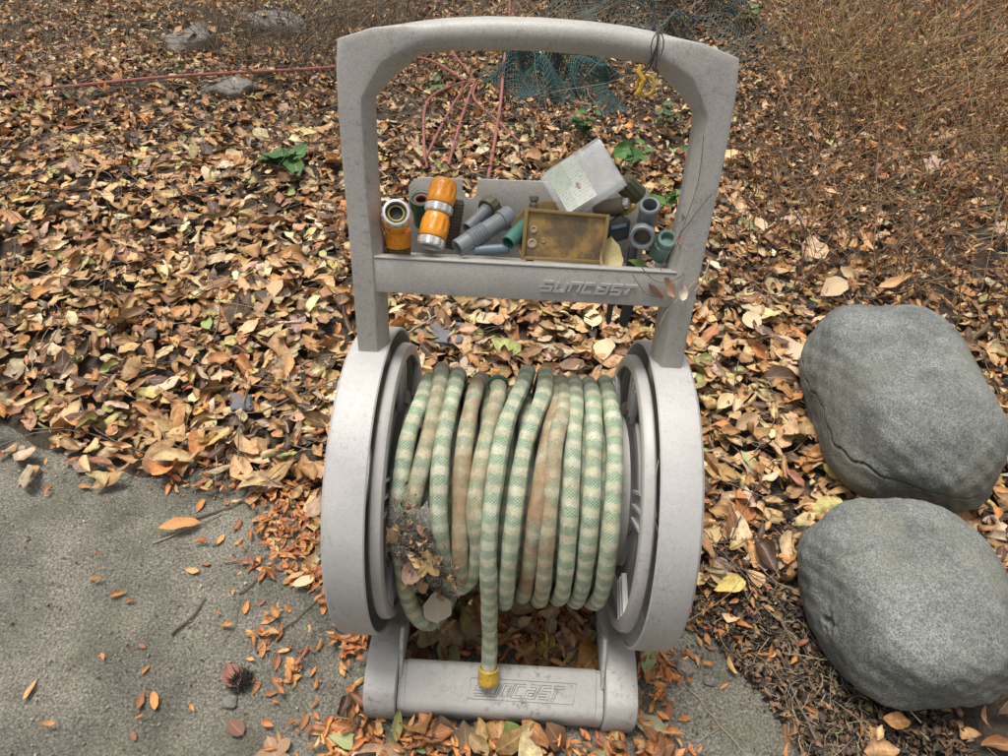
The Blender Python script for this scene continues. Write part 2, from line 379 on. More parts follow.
def place(V, pos, yaw, pitch, roll):
    cy, sy, cp, sp, cr, sr = np.cos(yaw), np.sin(yaw), np.cos(pitch), np.sin(pitch), np.cos(roll), np.sin(roll)
    x, y, z = V[..., 0], V[..., 1], V[..., 2]
    x, z = x*cr[:, None]+z*sr[:, None], -x*sr[:, None]+z*cr[:, None]
    y, z = y*cp[:, None]-z*sp[:, None], y*sp[:, None]+z*cp[:, None]
    x, y = x*cy[:, None]-y*sy[:, None], x*sy[:, None]+y*cy[:, None]
    return np.stack([x, y, z], -1)+pos[:, None, :]
PAL = np.array([(.49, .32, .16), (.60, .43, .25), (.37, .205, .095), (.45, .24, .10), (.66, .55, .37), (.27, .15, .078),
                (.47, .41, .17), (.31, .33, .12), (.10, .062, .042), (.43, .35, .26), (.53, .25, .09), (.57, .47, .20)])
PW_NEAR = np.array([.19, .14, .13, .10, .07, .11, .04, .02, .12, .06, .04, .025]); PW_NEAR /= PW_NEAR.sum()
PW_FAR = np.array([.14, .10, .17, .13, .08, .15, .02, .01, .10, .05, .04, .01]); PW_FAR /= PW_FAR.sum()
PAL_O = np.array([(.50, .20, .06), (.60, .27, .09), (.42, .155, .05), (.56, .33, .14), (.30, .12, .055)])

def sstep(a, b, x): q = np.clip((x-a)/(b-a), 0, 1); return q*q*(3-2*q)
EX = [-6, -1.6, -1.2, -.657, -.50, -.40, -.33, .26, .36, .41, .455, .49, .52]; EY = [.34, .30, .26, .185, .155, .09, .0, -.02, -.08, -.15, -.22, -.36, -1.4]
def yedge(x): return np.where(x > .52, -1.4-(x-.52)*30, np.interp(x, EX, EY)+(.022*np.sin(11*x+1)+.014*np.sin(27*x))*(x < -.36))
def height(x, y):
    k = sstep(.25, 1.3, y)
    h = .030*np.sin(1.7*x+.5)*np.sin(2.1*y+1)+.018*np.sin(4.3*x+1.2*y)+.012*np.sin(7.1*y-3.3*x+2)
    return -.010+k*(h+.025)
def nz(x, y, s, o=0):   # cheap smooth noise in -1..1
    return (np.sin(x*s*1.0+o)+np.sin(y*s*1.3+1.7*o+2)+np.sin((x+y)*s*.8+o*.6+4)+np.sin((x-1.4*y)*s*1.7+o))/4
def in_view(x, y, m=.35):
    d = np.stack([x-CAM[0], y-CAM[1], 0*x-CAM[2]], -1)
    z = d@np.array(fw); a = d@np.array(rt)/z; b_ = d@np.array(up)/z
    mm = m/np.maximum(z, .5)
    return (z > .2) & (np.abs(a) < .72+mm) & (b_ > -.54-mm) & (b_ < .54+mm)

# ------------------------------------------------------------------ the setting: ground, slab
def axis_pts(lo, hi, step, far):
    c = list(np.arange(lo, hi+1e-6, step)); e = [.3, .8, 2, 5, 12, 30, 80]
    return np.array([lo-q for q in e[::-1]]+c+[hi+q for q in e])
gx = axis_pts(-3.6, 3.8, .05, 80); gy = axis_pts(-1.0, 5.0, .05, 80)
GX, GY = np.meshgrid(gx, gy, indexing='ij'); n1, n2 = GX.shape
fade = np.exp(-np.maximum(0, np.hypot(GX, GY-2)-4)*.3)
GZ = height(GX, GY)*fade+.006*nz(GX, GY, 23)-.012*(1-sstep(-.02, .10, GY-yedge(GX)))-.004
idx = np.arange(n1*n2).reshape(n1, n2)
F = np.stack([idx[:-1, :-1], idx[1:, :-1], idx[1:, 1:], idx[:-1, 1:]], -1).reshape(-1, 4)
tag(link('ground', np_mesh('ground', np.stack([GX, GY, GZ], -1).reshape(-1, 3), F), 'soil'), kind='structure')
# slab: top sheet follows its worn back edge, with a real edge thickness
sx = np.arange(-3.0, .531, .012); K = 70
rows = []
for x in sx:
    ye = float(yedge(np.array(x)))+.012*float(nz(np.array(x), np.array(0.), 31))
    y0 = min(-1.3, ye-.02); tt = np.linspace(0, 1, K)**.75
    ys = ye+(y0-ye)*tt; z = .0012*nz(np.full(K, x), ys, 47)+.0012*nz(np.full(K, x), ys, 21, 3); z = z-.008*np.exp(-(ye-ys)/.012)
    rows.append(np.stack([np.full(K, x), ys, z], -1))
SV = np.array(rows); n1, n2 = SV.shape[:2]
edge = SV[:, :1].copy(); edge[..., 2] = -.06; SV = np.concatenate([edge, SV], 1); n2 += 1
idx = np.arange(n1*n2).reshape(n1, n2); F = np.stack([idx[:-1, 1:], idx[:-1, :-1], idx[1:, :-1], idx[1:, 1:]], -1).reshape(-1, 4)
tag(link('concrete_slab', np_mesh('concrete_slab', SV.reshape(-1, 3), F), 'concrete'), kind='structure')

# ------------------------------------------------------------------ leaf litter (what nobody could count)
def scatter(n, xr, yr, accept):
    x = RNG.uniform(*xr, n); y = RNG.uniform(*yr, n); k = accept(x, y); return x[k], y[k]
def surf(x, y): return np.where(y < yedge(x), 0.0, height(x, y))
def litter_ok(x, y):
    d = y-yedge(x)+.05*nz(x, y, 19)+.03*nz(x, y, 53, 2)
    p = sstep(-.10, .07, d)**1.5
    under = (np.abs(x) < .16) & (y > -.20) & (y < .25); p = np.where(under, .75, p)
    front = (np.abs(x+.01) < .25+.03*nz(x, y, 30)) & (y < -.255) & (y > -.375+.03*nz(x, y, 40, 1)); p = np.where(front, .62, p)
    rsoil = sstep(.27, .34, x)*sstep(.12, -.06, y); p = p*(1-.90*rsoil)
    p = p*np.where((np.abs(x) < .23) & (y < -.2) & (y > -.285), 0, 1)
    dark = .5+.5*nz(x, y, 7, 5); p = p*np.where(y > .6, 1-.6*sstep(.66, .85, dark), 1)
    return (RNG.random(len(x)) < p) & in_view(x, y)
def leaves_mesh(name, x, y, zlo, zhi, L, ratio, cols, tilt=.32, curls=(.0, .9), wav=.03, fine=False):
    n = len(x)
    z = surf(x, y)+zlo+(zhi-zlo)*RNG.random(n)
    if fine: V, uv, LFx = leaf_grid(n, L, ratio, RNG)
    else:
        V, uv = leaf_verts(n, L, ratio, RNG.normal(*curls, n), RNG.normal(.2, .85, n), RNG.normal(0, .8, n), np.full(n, wav), RNG); LFx = LF
    nv_ = V.shape[1]
    tl = tilt*(.35+.65*sstep(zlo, zhi, z-surf(x, y)))
    Wd = place(V, np.stack([x, y, z+.004], -1), RNG.uniform(0, 6.283, n), RNG.normal(0, 1, n)*tl, RNG.normal(0, 1, n)*tl)
    dz = np.minimum(0, Wd[..., 2].min(1)-surf(x, y)-.001); Wd[..., 2] -= dz[:, None]*.8
    C = np.repeat(np.concatenate([cols, np.ones((n, 1))], 1), nv_, 0).reshape(n, nv_, 4)
    e1_ = RNG.uniform(-.1, .55, (n, 1))*np.abs(uv[None, :, 0])**2+RNG.uniform(-.2, .5, (n, 1))*np.abs(uv[None, :, 1]-RNG.uniform(0, 1, (n, 1)))**1.5+RNG.normal(0, .10, (n, nv_))
    C[..., :3] = np.clip(C[..., :3]*np.clip(1-e1_[..., None]*np.array([.8, .95, 1.05]), .25, 1.25), .008, .85); C = C.reshape(-1, 4)
    UV = np.tile(np.concatenate([uv, np.zeros((nv_, 1))], 1), (n, 1))
    F = (LFx[None]+nv_*np.arange(n)[:, None, None]).reshape(-1, 3)
    return np_mesh(name, Wd.reshape(-1, 3), F, {'leafcol': ('FLOAT_COLOR', C), 'leafuv': ('FLOAT_VECTOR', UV)})
def colours(n, pal, wts, y=None, jit=.16):
    k = RNG.choice(len(pal), n, p=wts); c = pal[k]*(1+RNG.normal(0, jit, (n, 1)))*(1+RNG.normal(0, .05, (n, 3)))
    return np.clip(c*np.array([.97, .90, .80]), .01, .85)
x, y = scatter(84000, (-3.4, 3.6), (-.45, 4.4), litter_ok)
keep = RNG.random(len(x)) < np.where(y > 2.3, .75, 1); x, y = x[keep], y[keep]
far = sstep(.9, 2.0, y)+sstep(.05, .35, x-.35*y)*sstep(.6, .9, y)
nearc = colours(len(x), PAL, PW_NEAR); farc = colours(len(x), PAL, PW_FAR)
cc = np.where((RNG.random(len(x)) < far)[:, None], farc, nearc)
ft = (y < -.25) | ((np.abs(x) < .16) & (y < .05)); cc = np.where(ft[:, None], colours(len(x), PAL*np.array([.72, .66, .58]), PW_FAR), cc)  # duller brown leaves in front; under the reel shade is put into leaf colour
L = np.clip(RNG.lognormal(math.log(.046), .36, len(x)), .014, .095)*(1-.34*np.clip(far, 0, 1))
nr = y < 1.45
for k_, lb_ in ((nr, 'thick carpet of tan and brown dead leaves round the cart'), (~nr, 'finer brown dead leaves covering the ground farther back')):
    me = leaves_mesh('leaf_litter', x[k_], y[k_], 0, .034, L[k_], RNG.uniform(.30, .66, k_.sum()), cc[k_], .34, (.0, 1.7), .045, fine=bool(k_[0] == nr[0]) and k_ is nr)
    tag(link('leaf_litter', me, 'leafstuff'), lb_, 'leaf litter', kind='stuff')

CL = [(-.385, .075, .045, .065, 300), (-.34, .0, .03, .035, 60), (-.245, -.125, .025, .028, 90), (-.235, -.30, .035, .03, 80), (.06, -.07, .10, .06, 600), (-.03, .0, .10, .08, 260),
      (.255, -.17, .028, .05, 90), (.02, -.312, .14, .028, 170), (.17, -.322, .07, .03, 70), (-.12, -.315, .05, .03, 40), (-.5, .16, .08, .025, 90), (-.62, .21, .10, .03, 90), (.40, .02, .07, .10, 160), (.35, .12, .08, .1, 120),
      (-.33, -.21, .02, .03, 18), (-.40, -.14, .015, .025, 12), (.12, .05, .05, .08, 150)]
xs, ys = [], []
for a, b_, s1, s2, n in CL: xs.append(RNG.normal(a, s1, n)); ys.append(RNG.normal(b_, s2, n))
n = 1500; xs.append(RNG.uniform(-1.4, 1.2, n)); ys.append(RNG.uniform(.1, 1.6, n))
n = 22; xs.append(RNG.uniform(-.75, -.25, n)); ys.append(RNG.uniform(-.4, .1, n))
x = np.concatenate(xs); y = np.concatenate(ys)
blk = (np.abs(x) > .15) & (np.abs(x) < .215) & (y < .17) & (y > -.28); blk |= (np.abs(x) < .16) & (y < -.2) & (y > -.28)
x, y = x[~blk], y[~blk]
me = leaves_mesh('orange_leaflet_litter', x, y, 0, np.where((y < -.26) & (np.abs(x) < .23), .030, .016), np.clip(RNG.normal(.021, .006, len(x)), .010, .04), RNG.uniform(.28, .46, len(x)), colours(len(x), PAL_O, None), .3, (.3, .7))
tag(link('orange_leaflet_litter', me, 'leafstuff'), 'drifts of tiny orange leaflets gathered round the hose reel and slab edge', 'leaf litter', kind='stuff')

# twigs, stalks and straw
def stalks(n, x, y, z0, Lr, rr, lift, bend, K=6):
    yaw = RNG.uniform(0, 6.283, n); L = RNG.uniform(*Lr, n); el = RNG.normal(0, lift, n)
    t_ = np.linspace(-.5, .5, K)[None]; b1 = RNG.normal(0, bend, (n, 1)); b2 = RNG.normal(0, bend, (n, 1))
    along = t_*L[:, None]; side = (t_**2*4-.5)*b1*L[:, None]+(t_**3*8)*b2*L[:, None]*.5
    P = np.stack([x[:, None]+np.cos(yaw)[:, None]*along-np.sin(yaw)[:, None]*side, y[:, None]+np.sin(yaw)[:, None]*along+np.cos(yaw)[:, None]*side,
                  (z0+np.abs(np.sin(el))*L*.5)[:, None]+np.sin(el)[:, None]*along+RNG.normal(0, .06, (n, 1))*side], -1)
    R = RNG.uniform(*rr, n)[:, None]*np.linspace(1, .55, K)[None]; return P, R
x, y = scatter(9000, (-3, 3.2), (.0, 4.2), lambda x, y: (y > yedge(x)) & in_view(x, y) & (RNG.random(len(x)) < .25+.75*sstep(.5, 1.8, y)))
P, R = stalks(len(x), x, y, surf(x, y)+.012+RNG.uniform(0, .02, len(x)), (.05, .30), (.0007, .0022), .16, .12)
V, F = batch_tubes(P, R); tag(link('twig_litter', np_mesh('twig_litter', V, F), 'twig'), 'fine brown twigs scattered through the leaf litter', 'twigs', kind='stuff')
x, y = scatter(2600, (-3, 3.2), (-.3, 4.2), lambda x, y: (y > yedge(x)) & in_view(x, y))
P, R = stalks(len(x), x, y, surf(x, y)+.010+RNG.uniform(0, .025, len(x)), (.03, .16), (.0005, .0014), .22, .2)
V, F = batch_tubes(P, R); tag(link('straw_litter', np_mesh('straw_litter', V, F), 'straw'), 'pale dry grass straws lying among the leaves', 'straw', kind='stuff')
x, y = scatter(900, (.26, .62), (-.40, .12), lambda x, y: (y > yedge(x)-.02) & (RNG.random(len(x)) < sstep(.14, -.05, y)))
P, R = stalks(len(x), x, y, surf(x, y)+.004+RNG.uniform(0, .008, len(x)), (.015, .08), (.0003, .0011), .10, .2)
V, F = batch_tubes(P, R); tag(link('twig_crumbs', np_mesh('twig_crumbs', V, F), 'straw'), 'fine broken straw on the dark leaf mould by the slab', 'straw', kind='stuff')
# dark humus crumbs beside the slab
x, y = scatter(9000, (.27, .75), (-.42, .22), lambda x, y: (y > yedge(x)-.03) & (RNG.random(len(x)) < sstep(.25, .0, y)))
n = len(x); me = leaves_mesh('humus_crumbs', x, y, -.004, .012, RNG.uniform(.006, .022, n), RNG.uniform(.2, .7, n), colours(n, np.array([(.035, .026, .02), (.07, .048, .034), (.13, .085, .052), (.02, .016, .013), (.24, .16, .10)]), None), .5, (0, 1.2), .06)
tag(link('humus_crumbs', me, 'leafstuff'), 'dark crumbled leaf mould beside the concrete slab edge', 'leaf mould', kind='stuff')
# standing dry brush at the back and right
def brush(name, label, n, acc, xr, yr, hr, rr, mat, spread=.5):
    x, y = scatter(n, xr, yr, acc); n = len(x); K = 7; t_ = np.linspace(0, 1, K)[None]
    yaw = RNG.uniform(0, 6.283, n); h = RNG.uniform(*hr, n); ln = np.abs(RNG.normal(0, spread, n)); dr = RNG.uniform(0, .8, n)
    out = h[:, None]*(ln[:, None]*t_+.35*dr[:, None]*t_**2.2); zz = h[:, None]*(t_-.45*dr[:, None]*t_**2.4)
    wig = RNG.normal(0, .022, (n, K))*h[:, None]
    P = np.stack([x[:, None]+np.cos(yaw)[:, None]*out+wig, y[:, None]+np.sin(yaw)[:, None]*out+np.roll(wig, 1, 1), surf(x, y)[:, None]-.01+zz], -1)
    R = RNG.uniform(*rr, n)[:, None]*np.linspace(1, .4, K)[None]
    V, F = batch_tubes(P, R); tag(link(name, np_mesh(name, V, F), mat), label, 'brush', kind='stuff'); return P
def right_zone(x, y): return in_view(x, y, .5) & (RNG.random(len(x)) < sstep(.10, .42, x-.35*y+.10*nz(x, y, 5))*sstep(.68, 1.0, y))
PB = brush('dry_brush', 'tangle of brown dry stems standing on the right', 5200, right_zone, (.4, 3.4), (.6, 4.2), (.10, .46), (.0007, .0034), 'drystem', .75)
def back_zone(x, y): return in_view(x, y, .5) & (RNG.random(len(x)) < sstep(1.9, 2.8, y+.25*nz(x, y, 4, 1)))
brush('golden_straw', 'golden dry grass stalks in the brush on the right', 520, lambda x, y: in_view(x, y, .3) & (np.hypot((x-1.45)/.45, (y-2.2)/.6) < 1), (.8, 2.2), (1.5, 3.0), (.15, .5), (.0012, .0030), 'golden', .9)
brush('bramble', 'thicket of bare brown bramble stems among the stones', 1500, lambda x, y: in_view(x, y, .3) & (np.hypot((x+.95)/.55, (y-2.45)/.42) < 1+.3*nz(x, y, 6)), (-1.9, -.2), (1.7, 3.2), (.10, .42), (.0010, .0026), 'twig', 1.0)
brush('bare_stems', 'sparse bare brown stems standing across the back', 2600, lambda x, y: in_view(x, y, .4) & (RNG.random(len(x)) < sstep(1.3, 2.4, y+.3*nz(x, y, 3, 2))), (-3, 3), (1.2, 4.3), (.08, .36), (.0008, .0022), 'drystem', .9)
brush('straw_brush', 'thin straw coloured weed stalks standing behind', 3200, back_zone, (-3, 3.4), (1.7, 4.3), (.08, .36), (.0008, .0020), 'straw', .8)
# withered leaflets clinging to the brush
n = 15000; k = RNG.choice(len(PB), n); j = RNG.integers(1, 7, n); p = PB[k, j]+RNG.normal(0, .012, (n, 3))
V, uv = leaf_verts(n, RNG.uniform(.012, .035, n), RNG.uniform(.18, .4, n), RNG.normal(0, 1.2, n), RNG.normal(.2, .5, n), RNG.normal(0, .6, n), np.full(n, .03), RNG)
Wd = place(V, p, RNG.uniform(0, 6.283, n), RNG.normal(0, .7, n), RNG.normal(0, .7, n))
cw = colours(n, np.array([(.33, .15, .06), (.42, .20, .08), (.24, .11, .05), (.48, .28, .13), (.15, .08, .045)]), None)
me = np_mesh('withered_foliage', Wd.reshape(-1, 3), (LF[None]+14*np.arange(n)[:, None, None]).reshape(-1, 3),
             {'leafcol': ('FLOAT_COLOR', np.repeat(np.concatenate([cw, np.ones((n, 1))], 1), 14, 0)), 'leafuv': ('FLOAT_VECTOR', np.tile(np.concatenate([uv, np.zeros((14, 1))], 1), (n, 1)))})
tag(link('withered_foliage', me, 'leafstuff'), 'rusty brown withered leaflets clinging to the dry brush', 'brush', kind='stuff')

# ------------------------------------------------------------------ single fallen leaves
def leaf_mesh_single(kind, seed):
    r = np.random.default_rng(seed)
    if kind == 'lobed':
        a = np.linspace(0, 2*math.pi, 41)[:-1]
        q = .5*(.50+.38*np.abs(np.cos(2.5*a))**1.5+.10*np.abs(np.cos(7.5*a)))
        X = q*np.sin(a); Y = q*np.cos(a); Z = .05*np.sin(3*a+seed)+r.normal(0, .02, 40)+.10*(X**2)
        V = np.concatenate([[[0, -.05, 0]], np.stack([X, Y, Z], -1)]); uv = V.copy()*np.array([2, 1, 0])+np.array([0, .5, 0])
        F = np.array([(0, 1+(i+1) % 40, 1+i) for i in range(40)])
        return np_mesh('fallen_leaf', V, F, {'leafuv': ('FLOAT_VECTOR', uv)})
    # finer oval leaf: 9 stations x 5
    T = np.linspace(0, 1, 10); wv = np.sin(math.pi*T**.82)**.8; wv[0] = wv[-1] = .02
    ratio = {'oval': .52, 'long': .33, 'broad': .70, 'leaflet': .40}[kind]
    s = np.array([-1, -.5, 0, .5, 1]); g = r.normal(0, 1, 4)
    TT, SS = np.meshgrid(T, s, indexing='ij'); X = SS*wv[:, None]*.5*ratio*(1+.07*np.sin(TT*17+g[0]*3)*np.abs(SS)); Y = TT-.5
    curl = r.normal(.5, .8); fold = r.normal(.25, .3)
    Z = np.abs(X)*fold+curl*.35*(Y**2)+.03*np.sin(TT*11+SS*2+g[1]*3)*np.abs(SS)+.02*g[2]*SS*Y
    Z = Z-Z.min(); X = X*(1+.0*Z)
    V = np.stack([X, Y, Z], -1).reshape(-1, 3); uv = np.stack([SS, TT, 0*SS], -1).reshape(-1, 3)
    F = []
    for i in range(9):
        for j_ in range(4): a = i*5+j_; F.append((a, a+1, a+6, a+5))
    if kind != 'leaflet':   # stalk
        k0 = len(V); pts = np.array([[0, -.5, Z[0, 2]], [.01*g[3], -.60, Z[0, 2]+.01], [.03*g[3], -.70, Z[0, 2]+.005]]); w_ = .010
        V = np.concatenate([V, pts+[-w_, 0, 0], pts+[w_, 0, 0], pts+[0, 0, w_*1.5]]); uv = np.concatenate([uv, np.zeros((9, 3))])
        for i in range(2):
            a = k0+i; F += [(a, a+1, a+4, a+3), (a+3, a+4, a+7, a+6), (a+6, a+7, a+1, a)]
    return np_mesh('fallen_leaf', V, np.array(F), {'leafuv': ('FLOAT_VECTOR', uv)})
LEAVES = {k: [leaf_mesh_single(k, s_) for s_ in range(6)] for k in ('oval', 'long', 'broad', 'lobed', 'leaflet')}
for v_ in LEAVES.values():
    for me in v_: me.materials.append(MAT['leaf'])
def leaf_obj(kind, loc, size, col, rot, label=None, group=None, name='fallen_leaf', cat='leaf'):
    o = bpy.data.objects.new(name, random.choice(LEAVES[kind])); COL.objects.link(o)
    o.location = loc; o.scale = (size,)*3; o.rotation_euler = rot; o.color = tuple(col)+(1,)
    if label: tag(o, label, cat, group)
    return o
KINDS = [  # colour, shape, weight, label, group
    ((.56, .38, .20), 'oval', 40, 'tan oval dead leaf with a curled edge on the leaf litter', 'tan oval leaves'),
    ((.66, .54, .36), 'oval', 26, 'pale cream oval dead leaf lying on the leaf litter', 'pale cream leaves'),
    ((.44, .25, .12), 'oval', 26, 'warm brown oval dead leaf on the leaf litter', 'warm brown oval leaves'),
    ((.52, .30, .14), 'long', 22, 'long narrow brown dead leaf on the leaf litter', 'long narrow brown leaves'),
    ((.50, .45, .19), 'oval', 14, 'yellow olive leaf lying on the leaf litter', 'yellow olive leaves'),
    ((.30, .36, .13), 'oval', 10, 'still green oval leaf dropped on the leaf litter', 'green fallen leaves'),
    ((.62, .45, .27), 'broad', 20, 'broad light tan dead leaf on the leaf litter', 'broad tan leaves'),
    ((.46, .33, .25), 'lobed', 14, 'lobed papery brown leaf spread on the leaf litter', 'lobed brown leaves'),
    ((.22, .12, .07), 'broad', 12, 'dark brown broad dead leaf on the leaf litter', 'dark brown leaves')]
wts = np.array([k[2] for k in KINDS], float); wts /= wts.sum()
def where(x, y):
    if abs(x) <= .27: return 'behind the reel' if y < .8 else 'beyond the tray'
    if x < 0: return 'left of the left housing' if y < .75 else 'behind the left post'
    return 'between right housing and boulder' if y < .75 else 'near the dry brush'
cnt = 0; taken = []
while cnt < 235:
    x = RNG.uniform(-1.1, 1.1); y = RNG.uniform(-.02, 1.7)
    if y > .9 and RNG.random() < .5: continue
    xa, ya = np.array([x]), np.array([y])
    if not in_view(xa, ya, 0)[0] or y < yedge(xa)[0]+.02: continue
    # stay inside what the photograph frames
    d = Vector((x, y, 0))-CAM; px = 504+700*d.dot(rt)/d.dot(fw)
    if not 190 < px < 820: continue
    if abs(x) < .25 and -.3 < y < .12: continue
    if x > .56 and y < .75 and px > 770: continue
    if any((x-a)**2+(y-b_)**2 < .045**2 for a, b_ in taken): continue
    taken.append((x, y)); k = KINDS[RNG.choice(len(KINDS), p=wts)]
    sz = float(np.clip(RNG.normal(.066, .014), .04, .10))
    c = np.clip(np.array(k[0])*(1+RNG.normal(0, .14))*(1+RNG.normal(0, .05, 3)), .02, .8)
    leaf_obj(k[1], (x, y, float(surf(xa, ya)[0])+RNG.uniform(.014, .028)), sz, c, (RNG.normal(0, .26), RNG.normal(0, .26), RNG.uniform(0, 6.28)), k[3].replace(' on the leaf litter', '').replace(' lying', '').replace(' dropped', '').replace(' spread', '')+' '+where(x, y), k[4]+' '+where(x, y)); cnt += 1

# leaflets one can pick out on the bare concrete
for (a, b_, s1, s2, n) in ((-.40, -.15, .02, .03, 9), (-.345, -.215, .018, .02, 10), (-.50, .03, .07, .06, 9), (.27, -.20, .03, .06, 12), (.35, -.12, .05, .06, 8), (-.25, -.12, .03, .03, 14), (-.39, .03, .04, .06, 22), (-.22, -.31, .04, .025, 12), (-.36, -.05, .03, .02, 6), (-.47, -.26, .08, .05, 5)):
    for i in range(n):
        x, y = RNG.normal(a, s1), RNG.normal(b_, s2)
        if (abs(x) < .22 and y > -.285) or y < -.40: continue
        lw = 'beside the right foot of the cart' if x > .1 else 'by the left foot of the cart' if x > -.29 else 'drifted against the left housing' if y > -.1 and x > -.46 else 'out on the open concrete'
        leaf_obj('leaflet', (x, y, float(surf(np.array([x]), np.array([y]))[0])+.0035), RNG.uniform(.016, .034), np.clip(PAL_O[RNG.integers(5)]*(1+RNG.normal(0, .12)), 0, .8), (RNG.normal(0, .12), RNG.normal(0, .12), RNG.uniform(0, 6.28)),
                 'small orange leaflet '+lw, 'orange leaflets '+lw, 'fallen_leaflet')
# the larger leaves along the foot of the cart, one by one
FOOT = [('long', (-.226, -.312), .085, (.42, .45, .20), 1.35, 'yellow green leaf with white dust by the foot of the cart'),
        ('long', (-.155, -.285), .060, (.36, .36, .14), .1, 'narrow olive leaf standing against the left foot of the cart'),
        ('broad', (-.085, -.293), .070, (.22, .15, .085), 1.2, 'crumpled dull brown leaf against the lettered crossbar'),
        ('oval', (-.050, -.296), .060, (.27, .19, .11), .5, 'rounded brown leaf leaning on the lettered crossbar'),
        ('oval', (-.105, -.312), .050, (.25, .33, .10), 2.0, 'small green curled leaf in front of the crossbar'),
        ('broad', (.025, -.296), .072, (.20, .30, .07), 1.9, 'green leaf with dark blotches before the crossbar'),
        ('broad', (.085, -.290), .062, (.22, .115, .06), 2.7, 'dark brown serrated leaf before the crossbar'),
        ('oval', (.055, -.318), .055, (.42, .44, .17), .7, 'yellow green round leaf at the crossbar end'),
        ('long', (.150, -.318), .085, (.30, .30, .16), 1.9, 'long grey green leaf before the right foot of the cart'),
        ('oval', (.235, -.262), .070, (.48, .43, .26), 1.2, 'pale yellow rippled leaf beside the right foot of the cart'),
        ('lobed', (.262, -.318), .085, (.17, .065, .04), .3, 'dark red brown lobed leaf near the right foot of the cart'),
        ('long', (.215, -.205), .080, (.36, .25, .14), .2, 'brown leaf lying along the right foot of the cart'),
        ('oval', (.243, -.165), .048, (.30, .33, .17), 2.8, 'grey green leaf among orange leaflets by the right foot'),
        ('lobed', (-.335, -.335), .075, (.42, .25, .14), .6, 'big tan broken leaf lying on the concrete'),
        ('broad', (-.405, -.300), .042, (.25, .12, .08), 1., 'small dark red leaf on the concrete'),
        ('long', (-.62, .045), .075, (.56, .25, .08), 1.9, 'long orange brown leaf lying on the concrete slab'),
        ('oval', (-.36, -.055), .040, (.60, .47, .28), 2.1, 'small tan leaf lying on the bare concrete'),
        ('oval', (-.05, -.125), .085, (.36, .27, .15), .6, 'large tan leaf lying in shade under the reel'),
        ('oval', (.005, -.10), .060, (.20, .10, .06), 1.6, 'dark brown leaf in shade under the reel'),
        ('lobed', (.125, -.135), .080, (.30, .21, .15), .2, 'papery grey brown lobed leaf under the reel'),
        ('lobed', (.082, -.150), .045, (.66, .50, .03), 2.5, 'bright yellow leaf scrap under the reel'),
        ('oval', (-.13, -.150), .075, (.48, .38, .22), 2.2, 'pale curled leaf under the drooping hose'),
        ('oval', (-.09, -.165), .070, (.36, .31, .14), .3, 'olive brown leaf between hose end and foot'),
        ('oval', (-.105, .375), .070, (.50, .52, .20), 1.1, 'yellow green oval leaf beside the grey slate'),
        ('lobed', (-.06, .50), .095, (.62, .52, .22), .4, 'cream and yellow ragged leaf by the grey slate'),
        ('lobed', (-.60, 1.12), .10, (.78, .68, .52), .8, 'almost white ragged leaf on the leaf litter'),
        ('broad', (.655, .62), .11, (.68, .48, .33), .5, 'large pinkish tan leaf lying against the boulder'),
        ('oval', (.50, .28), .062, (.40, .44, .22), .4, 'pale green oval leaf near the cracked boulder'),
        ('long', (.38, .16), .085, (.62, .30, .10), 2.2, 'orange toothed leaf beside the right reel housing')]
for kd, (x, y), sz, c, yw, lb in FOOT:
    z = float(surf(np.array([x]), np.array([y]))[0]); z += .016 if (y > -.2) else .010
    steep = .75 if (-.3 < y < -.283 and abs(x) < .2) else .12
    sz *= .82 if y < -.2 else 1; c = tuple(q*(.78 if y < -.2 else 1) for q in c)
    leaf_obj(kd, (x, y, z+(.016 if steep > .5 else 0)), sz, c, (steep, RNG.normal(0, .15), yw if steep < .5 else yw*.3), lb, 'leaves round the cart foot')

# ------------------------------------------------------------------ hose reel cart
ZC = .268
cart = thing('hose_reel_cart', 'grey plastic hose reel cart with arched handle and accessory tray on the slab edge', 'hose reel')
P0 = Vector((0, .039, .505)); U = Vector((0, .3526, .9358)); NN = Vector((0, -.9358, .3526)); EXV = Vector((1, 0, 0))
def FP(x, s, o): return P0+EXV*x+U*s+NN*o
# handle frame: both posts, mitred corners and the round grip, one moulding
ST = [((-.222, -.035), (-.186, -.035), 0), ((-.2275, .13), (-.189, .13), 0), ((-.232, .23), (-.1955, .23), 0), ((-.2345, .305), (-.1965, .306), 0), ((-.2345, .318), (-.1955, .322), 0),
      ((-.2345, .350), (-.178, .3405), 0), ((-.2315, .384), (-.163, .3528), 0), ((-.190, .3975), (-.150, .3632), .05), ((-.158, .4035), (-.141, .3702), .40), ((-.142, .4065), (-.134, .3725), .85), ((-.130, .4085), (-.125, .3742), 1),
      ((-.105, .412), (-.102, .377), 1), ((-.06, .4155), (-.058, .380), 1), ((0, .417), (0, .3815), 1)]
ST = ST+[((-a[0], a[1]), (-c[0], c[1]), b_) for a, c, b_ in ST[-2::-1]]
PENT = [(0, 0), (.74, 0), (1, -.020), (1, -.044), (0, -.044)]; ANG = [135, 60, 0, -60, -140, -225]
def section(O, I, bl):
    O = Vector((O[0], O[1])); I = Vector((I[0], I[1])); W_ = (I-O).length; R = []
    for k in range(5):
        for q in range(4):
            f_ = q/4; a0, o0 = PENT[k]; a1, o1 = PENT[(k+1) % 5]
            a_ = a0+(a1-a0)*f_; o_ = o0+(o1-o0)*f_; an = rad(ANG[k]+(ANG[k+1]-ANG[k])*f_)
            ac = .5+.5*math.cos(an); oc = -.022+.0185*math.sin(an)
            a_ = a_*(1-bl)+ac*bl; o_ = o_*(1-bl)+oc*bl; p = O+(I-O)*a_; R.append(FP(p.x, p.y, o_))
    return R
